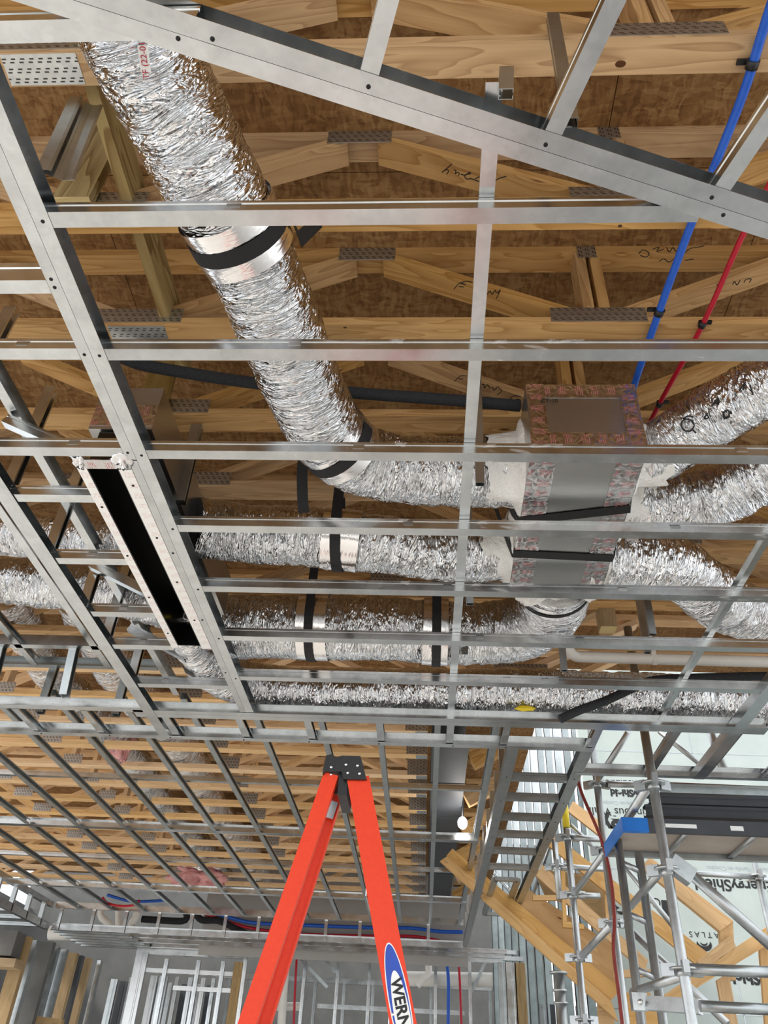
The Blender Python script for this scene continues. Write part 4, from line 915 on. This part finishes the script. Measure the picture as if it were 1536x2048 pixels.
# ---------------------------------------------------------------- stair framing
def slab(px4, Y, th, label, mat='stair_wood', name='stair_board', cat='stair board', group=None, parent=None):
    """plank lying in a cross wall: px4 = two ends of one long edge, then the two ends of the other"""
    P = [on_cross(x, y, Y) for x, y in px4]; mb = MB(); L = (P[1]-P[0]).length; w = (P[3]-P[0]).length
    pts = [P[0], P[1], P[2], P[3]]
    for dy in (0, th): mb.v += [p+V(0, dy, 0) for p in pts]
    mb.face((0, 1, 2, 3), [(0, 0), (L, 0), (L, w), (0, w)]); mb.face((7, 6, 5, 4), [(0, w), (L, w), (L, 0), (0, 0)])
    for i in range(4):
        j = (i+1) % 4; l = (pts[j]-pts[i]).length; mb.face((i, i+4, j+4, j), [(0, .2), (0, .2+th), (l, .2+th), (l, .2)])
    o = mb.build(name, mat, parent)
    if parent is None: tag(o, label, cat, group)
    return o
slab([(880, 1722), (1237, 2043), (1222, 2001), (895, 1712)], 8.0, .04, 'lowest slanting stair stringer board, running down behind the soffit end')
slab([(893, 1711), (1222, 2000), (1243, 1979), (905, 1697)], 8.04, .05, 'second slanting stair stringer board from below')
slab([(1010, 1795), (1245, 1981), (1236, 1896), (1046, 1772)], 8.1, .02, 'wide plywood stair panel above the stringer boards')
slab([(1072, 1752), (1290, 1945), (1296, 1920), (1084, 1729)], 7.96, .04, 'slanting stair board behind the left scaffold posts')
slab([(1098, 1692), (1404, 1938), (1424, 1912), (1110, 1671)], 7.92, .04, 'long slanting handrail board crossing behind the scaffold')
slab([(1136, 1622), (1200, 1672), (1210, 1650), (1146, 1602)], 7.92, .04, 'upper slanting board beside the red hose')
slab([(1282, 1733), (1440, 1862), (1467, 1842), (1300, 1714)], 7.2, .06, 'upper right slanting handrail board in front of the lettered wall boards')
slab([(1438, 1845), (1449, 1962), (1472, 1960), (1466, 1843)], 7.21, .06, 'short upright post under the right handrail board')
slab([(1340, 2008), (1545, 1884), (1545, 1846), (1328, 1990)], 7.14, .065, 'board slanting up to the right edge behind the dark scaffold tube')
slab([(1404, 1946), (1472, 1893), (1462, 1870), (1396, 1922)], 7.14, .065, 'short stub board above the board slanting up right')
slab([(1434, 1960), (1452, 2060), (1478, 2060), (1458, 1945)], 7.2, .04, 'upright wood post at the bottom right')
slab([(1518, 1880), (1532, 2060), (1556, 2060), (1540, 1870)], 7.2, .04, 'upright wood post at the lower right edge')
slab([(1228, 1940), (1305, 1938), (1305, 1952), (1228, 1956)], 7.95, .05, 'level wood tread edge right of the plywood panel')
slab([(1240, 1985), (1300, 1985), (1330, 2060), (1250, 2060)], 8.05, .03, 'wood panel at the bottom behind the ladder frame')
slab([(1195, 1990), (1225, 2010), (1232, 2070), (1198, 2070)], 8.09, .05, 'wood post under the stringer boards')
slab([(1066, 1738), (1214, 1752), (1216, 1845), (1090, 1790)], 8.12, .02, 'dark sheet standing in for the shade behind the stair opening', 'post_wood')  # added dark sheet: the shaded void of the opening put into its colour
for i, q in enumerate(([(1122, 1738), (1126, 1842), (1134, 1842), (1130, 1738)], [(1066, 1790), (1122, 1790), (1122, 1800), (1066, 1800)], [(1126, 1842), (1168, 1848), (1168, 1858), (1126, 1854)], [(1206, 1740), (1214, 1860), (1222, 1860), (1214, 1740)])):
    slab(q, 7.95, .05, 'framing stick of the stair opening, %s from the left' % ORD[(1, 0, 2, 3)[i]], 'stair_wood', group='framing sticks of the stair opening')

# ---------------------------------------------------------------- scaffold tower
sc_ = thing('scaffold_tower', (1.19, 4.2, 0), 'galvanized tube scaffold tower at the lower right', 'scaffold')
def stube(a, b, r, name='ledger', mat='tube_steel', parent=sc_, pieces=None):
    mb = MB(); mb.tube([a, b], r, 20); return mb.build(name, mat, parent)
def rosette(p, parent, r=.062):
    mb = MB(); p = V(p); mb.cyl(p-Z_*.005, p+Z_*.005, r, 20); mb.cyl(p-Z_*.03, p-Z_*.006, .031, 16)
    for k in range(3):
        a = k*2.1+.4; mb.box(p+V(math.cos(a)*.07, math.sin(a)*.07, 0), (V(math.cos(a), math.sin(a), 0), V(-math.sin(a), math.cos(a), 0), Z_), (.03, .014, .026))
    return mb.build('coupler', 'tube_steel', parent)
x1 = 1.190; p1 = stube((x1, 4.2, 0.1), (x1, 4.2, 3.95), .0245, 'post')
x2 = (on_cross(1206, 1693, 5.6).x+on_cross(1254, 2040, 5.6).x)/2; p2 = stube((x2, 5.6, .1), (x2, 5.6, 4.05), .0245, 'post')
x3 = (on_cross(1137, 1679, 6.3).x+on_cross(1167, 2043, 6.3).x)/2; p3 = stube((x3, 6.3, .1), (x3, 6.3, on_cross(1136, 1612, 6.3).z), .0245, 'post')
mb = MB(); mb.tube([(x3, 6.3, on_cross(1136, 1612, 6.3).z), (x3, 6.3, on_cross(1137, 1656, 6.3).z)], .027, 18); mb.build('sleeve', 'yellow', sc_)
x4 = on_cross(1115, 1750, 6.7).x; stube((x4, 6.7, on_cross(1118, 1799, 6.7).z), (x4, 6.7, on_cross(1111, 1680, 6.7).z), .024, 'post')
x5 = on_cross(1524, 1790, 6.6).x; stube((x5, 6.6, .1), (x5, 6.6, 3.3), .022, 'post')
for x, Y, pp, ys in ((x1, 4.2, p1, ((1301, 1567), (1328, 1738), (1368, 1938))), (x2, 5.6, p2, ((1200, 1567), (1210, 1699), (1228, 1845))), (x3, 6.3, p3, ((1140, 1673), (1150, 1788), (1159, 1914), (1168, 2040))), (x4, 6.7, None, ((1113, 1732),)), (x5, 6.6, None, ((1510, 1752),))):
    for (a, b) in ys: rosette((x, Y, on_cross(a, b, Y).z), sc_)
C = on_cross
for a, b, r, nm in ((C(1297, 1572, 4.25), C(1212, 1703, 5.55), .024, 'brace'), (C(1210, 1703, 5.58), C(1149, 1787, 6.25), .021, 'brace'), (C(1327, 1736, 4.26), C(1261, 1813, 5.3), .021, 'brace'), (C(1223, 1849, 5.55), C(1161, 1915, 6.25), .024, 'brace'),
                    (C(1366, 1734, 4.26), C(1560, 1908, 4.3), .026, 'brace'), (C(1252, 1851, 5.5), C(1455, 2048, 5.2), .021, 'brace'), (C(1141, 1650, 6.35), C(1197, 1703, 6.35), .018, 'brace'), (C(1240, 1720, 6.0), C(1352, 1860, 6.0), .018, 'brace'),
                    (C(1215, 1568, 5.6), C(1300, 1570, 5.6), .022, 'ledger'), (C(1146, 1675, 6.3), C(1207, 1679, 6.3), .022, 'ledger'), (C(1108, 1732, 6.7), C(1222, 1739, 6.7), .021, 'ledger'), (C(1300, 1741, 6.6), C(1512, 1754, 6.6), .021, 'ledger'),
                    (C(1266, 1984, 5.0), C(1368, 1951, 4.25), .021, 'ledger'), (C(1257, 1463, 5.3), C(1191, 1567, 5.7), .022, 'brace'), (C(1318, 1462, 5.6), C(1418, 1542, 5.6), .020, 'brace'), (C(1414, 1440, 5.4), C(1449, 1545, 5.4), .032, 'post'), (C(1150, 1790, 6.3), C(1200, 1792, 6.3), .02, 'ledger')):
    stube(a, b, r, nm)
stube(C(1374, 1938, 4.2), C(1560, 1945, 4.2), .0245, 'ledger', 'galv_dull'); stube(C(1400, 2012, 4.3), C(1560, 2020, 4.3), .024, 'ledger', 'galv_dull')
mb = MB(); a, b = C(1280, 2005, 4.72), C(1402, 2014, 4.4); mb.beam(a, b, Y_, .03, .062); mb.build('clamp_bar', 'tube_steel', sc_)
mb = MB(); mb.box(C(1278, 2004, 4.70), (X_, Y_, Z_), (.038, .03, .038)); o = mb.build('clamp', 'alu', sc_); mb = MB(); mb.ball(C(1281, 2004, 4.665), .014); mb.build('bolt', 'rivet', o)
mb = MB(); mb.box(C(1362, 1740, 4.21), (V(.8, 0, -.6), Y_, V(.6, 0, .8)), (.06, .035, .04)); mb.build('clamp', 'galv_dull', sc_)
# tube ladder frame
lf = thing('tube_ladder', (1.3, 4.9, 0), 'tube ladder frame standing inside the scaffold tower', 'tube ladder')
for (a, b), top in (((1244.5, 1750), (1232, 1668)), ((1283.6, 1750), (1271, 1704))):
    x = C(a, b, 4.9).x; mb = MB(); mb.tube([(x, 4.9, .05), (x, 4.9, C(*top, 4.9).z)], .0245, 20); mb.build('side_rail', 'tube_steel', lf)
xa, xb = C(1244.5, 1750, 4.9).x, C(1283.6, 1750, 4.9).x
for k in range(9):
    z = C(1264, 1735, 4.9).z-.268*k; mb = MB(); mb.tube([(xa, 4.9, z+.025), (xb, 4.9, z-.02)], .017, 14); mb.build('rung', 'tube_steel', lf)
# jack post at the foot of the stringers
jp = thing('jack_post', (C(1121, 2000, 6.0).x, 6.0, 0), 'grey screw jack post under the stair stringers', 'jack post')
x = C(1121, 2000, 6.0).x; z = C(1115, 1945, 6.0).z; mb = MB(); mb.tube([(x, 6.0, 0), (x, 6.0, z)], .036, 20); mb.build('tube', 'tube_steel', jp)
for q in (0, .10, .17, .33, .40, .52): mb = MB(); mb.cyl((x, 6.0, z-q-.008), (x, 6.0, z-q+.004), .058 if q in (0, .33) else .046, 20); mb.build('collar', 'tube_steel', jp)
pipe([C(1152, 1540, 5.5), C(1163, 1585, 5.5), C(1203, 1680, 5.5), C(1222, 1760, 5.5), C(1229, 1840, 5.5), C(1227, 1900, 5.5), C(1238, 1990, 5.5), C(1247, 2070, 5.5)], .011, 'dark red hose hanging down the scaffold post', 'red_hose', 'hose', 'hose')
# platform
pk = thing('scaffold_plank', (1.1, 4.6, 2.87), 'scaffold plank platform with a blue painted end', 'platform')
zt, zb = C(1400, 1640, 4.6).z, C(1400, 1667, 4.6).z; xl, xr, ya, yb = 1.10, 3.0, 4.6, 5.15
mb = MB(); mb.extr(u_prof(.035, zt-zb, .004), (xl+.14, ya, zb), (xr, ya, zb), Y_, Z_); mb.build('side_beam', 'steel_beam', pk)
mb = MB(); mb.extr(u_prof(.035, zt-zb, .004), (xl, yb, zb), (xr, yb, zb), -Y_, Z_); mb.build('side_beam', 'galv_dull', pk)
mb = MB(); mb.extr(u_prof(.037, zt-zb+.002, .006), (xl-.002, ya-.001, zb-.001), (xl+.14, ya-.001, zb-.001), Y_, Z_); mb.box((xl, (ya+yb)/2, (zt+zb)/2), (X_, Y_, Z_), (.003, (yb-ya)/2, (zt-zb)/2+.002)); mb.build('end_cap', 'blue_paint', pk)
mb = MB(); mb.box(((xl+xr)/2, (ya+yb)/2, zb+.045), (X_, Y_, Z_), ((xr-xl)/2-.006, (yb-ya)/2-.006, .007)); mb.build('deck', 'plank_deck', pk)
for x in (1.47, 1.85, 2.3): mb = MB(); mb.tube([(x, ya+.01, zb+.024), (x, yb-.01, zb+.024)], .015, 12); mb.build('cross_bar', 'tube_steel', pk)
for a, b, q in ((1330, 1394, 1647), (1460, 1488, 1652)):
    p, r_ = C(a, q, 4.598), C(b, q+10, 4.598); mb = MB(); mb.box(((p.x+r_.x)/2, 4.598, (p.z+r_.z)/2), (X_, Z_, Y_), ((r_.x-p.x)/2, (p.z-r_.z)/2, .001)); mb.build('sticker', 'label_white', pk)
for i, (yt, ybm, x0) in enumerate(((1612, 1634, 1290), (1590, 1609, 1296), (1569, 1587, 1318))):
    za, zb2 = C(1400, yt, 4.75).z, C(1400, ybm, 4.75).z; xa = C(x0, yt, 4.75).x
    mb = MB(); mb.extr(c_prof(.06, za-zb2, .012, .003), (xa, 4.75, zb2), (3.2, 4.75, zb2), Y_, Z_); tag(mb.build('deck_board', 'steel_beam' if i < 2 else 'galv_dull'), 'dark metal deck board over the blue-ended plank, %s from below' % ORD[i], 'deck board', 'stacked metal deck boards')
mb = MB(); mb.beam(C(1322, 1572, 4.85), C(1560, 1582, 4.85), Y_, .05, .035); tag(mb.build('steel_bar', 'rust'), 'bar with rust spots lying above the deck boards', 'bar')

# ---------------------------------------------------------------- far stud walls below the drop face
def wstud(x, y, z0, z1, label, w=.09, f=.04, mat='galv', face=-1, group='studs of the far walls'):
    return stud((x, y, z0), (x, y, z1), V(0, 1, 0) if face > 0 else X_, label, up=X_ if face > 0 else Y_, w=f if face < 0 else w, h=w if face < 0 else f, name='wall_stud', mat=mat, group=group, cat='wall stud')
Y1 = 11.7
zt1 = C(300, 1905, Y1).z
for i, (px, q, mat, w) in enumerate(((272, 1910, 'alu', .16), (331, 1912, 'galv', .05), (395, 1914, 'galv', .05), (444, 1916, 'galv', .05), (470, 1916, 'post_wood', .12), (489, 1905, 'alu', .05))):
    x = C(px, q, Y1).x
    mb = MB(); mb.extr(c_prof(.06, w, .01, .002), (x, Y1, 0), (x, Y1, zt1-(.0 if i in (0, 5) else .06)), Y_, X_)
    tag(mb.build('wall_stud', mat), 'upright of the small stud frame at the lower left, %s from the left' % ORD[i], 'wall stud', 'uprights of the small stud frame')
for q, lab, x0 in ((1911, 'head track', 272), (1948, 'upper cross bar', 290), (1984, 'lower cross bar', 345)):
    track(C(x0, q-4, Y1+.03), V(C(487, q, Y1+.03).x, Y1+.03, C(x0, q-4, Y1+.03).z), Y_, lab+' of the small stud frame at the lower left', w=.06, h=.07 if q == 1911 else .05, mat='alu')
for i, (px, dx) in enumerate(((302, .10), (320, .12), (352, .05), (378, .06), (404, .06), (425, .05))):
    x = C(px, 1950, 12.6).x; mb = MB(); mb.extr(c_prof(.05, dx, .01, .002), (x, 12.6, 0), (x, 12.6, 3.0), Y_, X_)
    tag(mb.build('wall_stud', 'galv' if i % 2 else 'alu'), 'upright seen through the small stud frame, %s from the left' % ORD[i], 'wall stud', 'uprights behind the small stud frame')
Y2 = 12.2
zt2 = C(740, 1908, Y2).z
for i, px in enumerate((608, 674, 737, 868, 936, 996)):
    x = C(px, 1920, Y2).x; mb = MB(); mb.extr(c_prof(.09, .042, .01, .0015), (x, Y2, 0), (x, Y2, zt2), Y_, X_)
    tag(mb.build('wall_stud', 'galv'), 'upright of the wide far stud wall behind the ladder, %s from the left' % ORD[i], 'wall stud', 'uprights of the wide far stud wall')
track((-2.3, Y2, zt2), (1.35, Y2, zt2), Y_, 'head track of the wide far stud wall', w=.09, h=.05)
track((-2.3, Y2+.3, zt2+.12), (1.35, Y2+.3, zt2+.12), Y_, 'second strip above the wide far stud wall', w=.09, h=.05)
Y3 = 13.8
z3 = C(700, 1968, Y3).z
for i in range(10):
    x = -3.0+.44*i; mb = MB(); mb.extr(c_prof(.09, .045, .01, .0015), (x, Y3, 0), (x, Y3, z3), Y_, X_)
    tag(mb.build('wall_stud', 'galv_dull'), 'faint upright of the rear wall far behind the ladder, %s from the left' % ORD[i], 'wall stud', 'uprights of the rear wall')
track((-3.2, Y3, z3), (1.3, Y3, z3), Y_, 'head track of the rear wall far behind the ladder', w=.09, h=.07)
track((-1.6, Y3-.02, C(700, 2020, Y3).z), (.6, Y3-.02, C(700, 2020, Y3).z), Y_, 'sill bar of the rear wall far behind the ladder', w=.05, h=.06)
for i, (a, b) in enumerate((((600, 1917), (655, 1975)), ((645, 1912), (672, 1945)), ((970, 1925), (943, 1985)))):
    p, q = C(*a, 12.30), C(*b, 12.30); mb = MB(); mb.beam(p, q, Y_, .04, .04); tag(mb.build('brace', 'galv_dull'), 'thin slanting brace behind the wide far stud wall, %s from the left' % ORD[i], 'metal stud', 'slanting braces behind the far wall')
for i, (px, Y, m_, dx) in enumerate(((222, 13.2, 'galv_dull', .10), (240, 13.4, 'steel_beam', .14), (258, 12.9, 'galv_dull', .08), (310, 13.4, 'steel_beam', .10), (338, 13.3, 'galv', .06), (365, 13.4, 'steel_beam', .16), (392, 13.3, 'galv', .07), (415, 13.4, 'steel_beam', .12), (438, 13.2, 'galv_dull', .06), (500, 12.6, 'galv_dull', .12), (520, 12.9, 'galv', .06))):
    x = C(px, 1960, Y).x; mb = MB(); mb.extr(c_prof(.06, dx, .01, .002), (x, Y, 0), (x, Y, 3.0), Y_, X_)
    tag(mb.build('wall_stud', m_), '%s upright deep in the rooms at the lower left, %s from the left' % ({'galv': 'bright', 'galv_dull': 'dull', 'steel_beam': 'dark'}[m_], ORD[i]), 'wall stud', 'uprights deep in the lower left rooms')
# right return with dark posts under the stairs
for i, (px, w, mat) in enumerate(((998, .10, 'galv_dull'), (1013, .13, 'galv'), (1032, .13, 'post_wood'), (1078, .08, 'galv_dull'), (1092, .10, 'steel_beam'), (1150, .06, 'galv_dull'), (1180, .07, 'galv'))):
    x = C(px, 1990, 11.3).x; mb = MB(); mb.extr(c_prof(.06, w, .01, .002), (x, 11.3, 0), (x, 11.3, 3.18 if px < 1060 else 2.75), Y_, X_)
    tag(mb.build('wall_stud', mat), 'upright under the stair stringers, %s from the left' % ORD[i], 'wall stud', 'uprights under the stair stringers')
# left side: posts and dark steel along the left wall
for i, (px, q, Y, w, mat) in enumerate(((50, 1878, 10.3, .16, 'post_wood'), (68, 1885, 10.6, .10, 'galv_dull'), (92, 1888, 10.9, .22, 'block'), (112, 1898, 11.15, .09, 'galv_dull'), (128, 1903, 11.35, .09, 'galv_dull'), (146, 1910, 11.6, .13, 'post_wood'), (160, 1915, 11.8, .10, 'steel_beam'), (176, 1920, 12.0, .10, 'post_wood'), (200, 1925, 12.3, .05, 'galv'))):
    p = C(px, q, Y); mb = MB(); mb.beam((p.x, Y, 0), (p.x, Y, p.z+.02), X_, w, .09)
    tag(mb.build('post', mat), '%s post of the left side wall, %s from the left' % ({'post_wood': 'tan wood', 'block': 'grey box', 'galv_dull': 'dull steel', 'steel_beam': 'dark steel', 'galv': 'thin steel'}[mat], ORD[i]), 'post', 'posts of the left side wall')
mb = MB(); p, q = C(-30, 1862, 10.1), C(30, 1915, 10.1); mb.box(((p.x+q.x)/2, 10.1, (p.z+q.z)/2), (X_, Y_, Z_), ((q.x-p.x)/2, .12, (p.z-q.z)/2)); tag(mb.build('box_header', 'block'), 'grey boxed header at the lower left edge', 'header')
mb = MB(); p, q = C(-30, 1917, 10.05), C(36, 1938, 10.05); mb.box(((p.x+q.x)/2, 10.05, (p.z+q.z)/2), (X_, Y_, Z_), ((q.x-p.x)/2, .12, (p.z-q.z)/2)); tag(mb.build('wood_header', 'post_wood'), 'tan wood header under the grey boxed header', 'header')
mb = MB(); mb.beam(C(62, 2038, 11.0), C(125, 2046, 11.0), Y_, .09, .07); tag(mb.build('wood_sill', 'post_wood'), 'tan wood sill between the left wall posts', 'sill')
mb = MB(); mb.box((-7.0, 12.9, 2.1), (X_, Y_, Z_), (.06, 2.3, 2.1)); tag(mb.build('wall_left', 'block'), kind='structure')
# pipes and tubes above the far soffit
YB = 11.42
P_ = lambda l, Y=YB: [C(x, y, Y) for x, y in l]
pipe(P_([(428, 1826), (470, 1838), (512, 1846), (600, 1850), (735, 1855), (820, 1856), (880, 1863), (926, 1864)]), .022, 'blue water tube swagged along the pale far panel', 'pex_blue', 'water_tube', 'water tube')
pipe(P_([(404, 1826), (470, 1848), (512, 1858), (600, 1868), (740, 1872), (830, 1873), (890, 1884), (926, 1886)]), .018, 'red water tube swagged along the pale far panel', 'pex_red', 'water_tube', 'water tube')
pipe(P_([(392, 1828), (404, 1840), (440, 1842), (480, 1862), (520, 1880), (600, 1886), (740, 1888), (830, 1889), (926, 1896)]), .042, 'black insulated pipe along the pale far panel', 'foam', 'insulated_pipe')
pipe(P_([(284, 1838), (330, 1841), (365, 1842), (374, 1836), (372, 1826)]), .042, 'black insulated pipe end hooking up left of the pale far panel', 'foam', 'insulated_pipe')
for i, l in enumerate(([(203, 1818), (203, 1834), (224, 1852)], [(237, 1818), (238, 1850), (246, 1872)], [(276, 1822), (270, 1838), (262, 1850), (272, 1868)])):
    pipe(P_(l, 11.2), .045, 'white drain pipe dropping behind the far drop face, %s from the left' % ORD[i], 'pvc', 'drain_pipe', group='far white drain pipes')
pipe(P_([(100, 1866), (180, 1866), (230, 1868)], 11.8), .09, 'level white pipe low behind the far drop face at the left', 'pvc', 'drain_pipe')
pipe(P_([(205, 1795), (215, 1806), (240, 1812), (268, 1810), (280, 1800)], 10.4), .014, 'red tube loop hanging under the last trusses', 'pex_red', 'water_tube', 'water tube')
pipe(P_([(215, 1790), (260, 1802), (310, 1802), (330, 1800)], 10.8), .018, 'blue tube lying on the last trusses', 'pex_blue', 'water_tube', 'water tube')
pipe(P_([(856, 1920), (857, 1946), (848, 1956), (834, 1972)], 12.0), .045, 'white drain pipe bending right of the ladder', 'pvc', 'drain_pipe')
pipe(P_([(800, 1957), (985, 1960)], 12.38), .09, 'thick level white pipe behind the wide far stud wall', 'pvc', 'drain_pipe')
pipe(P_([(575, 1905), (568, 1975), (562, 2060)], 12.1), .055, 'upright white drain pipe left of the ladder legs', 'pvc', 'drain_pipe')
pipe(P_([(545, 2013), (605, 2013)], 12.3), .05, 'short level white pipe behind the ladder', 'pvc', 'drain_pipe')
pipe(P_([(894, 1922), (897, 1970), (896, 2060)], 12.1), .022, 'blue water tube rising in the far stud wall', 'pex_blue', 'water_tube', 'water tube')
pipe(P_([(917, 1922), (920, 1970), (923, 2060)], 12.1), .016, 'red water tube rising in the far stud wall, right', 'pex_red', 'water_tube', 'water tube')
pipe(P_([(594, 1910), (591, 1960), (587, 2060)], 12.1), .016, 'red water tube rising left of the ladder', 'pex_red', 'water_tube', 'water tube')
mb = MB(); p = C(925, 1646, 7.0); mb.ball(p, .052, 20, 12, (.8, .8, 1)); bl = mb.build('bulb', 'lamp', None)
tag(bl, 'glowing white bulb beside the dark steel beam', 'lamp')
mb = MB(); mb.cyl(p+Z_*.05, V(p.x, p.y, ZT+.3), .012, 8); mb.build('cord', 'cap_plastic', bl)
L_ = bpy.data.lights.new('bulb_light', 'POINT'); L_.energy = 4; L_.shadow_soft_size = .06; L_.color = (1, .95, .88); lo_ = bpy.data.objects.new('bulb_light', L_); COL.objects.link(lo_); lo_.location = p-V(0, .1, .08)
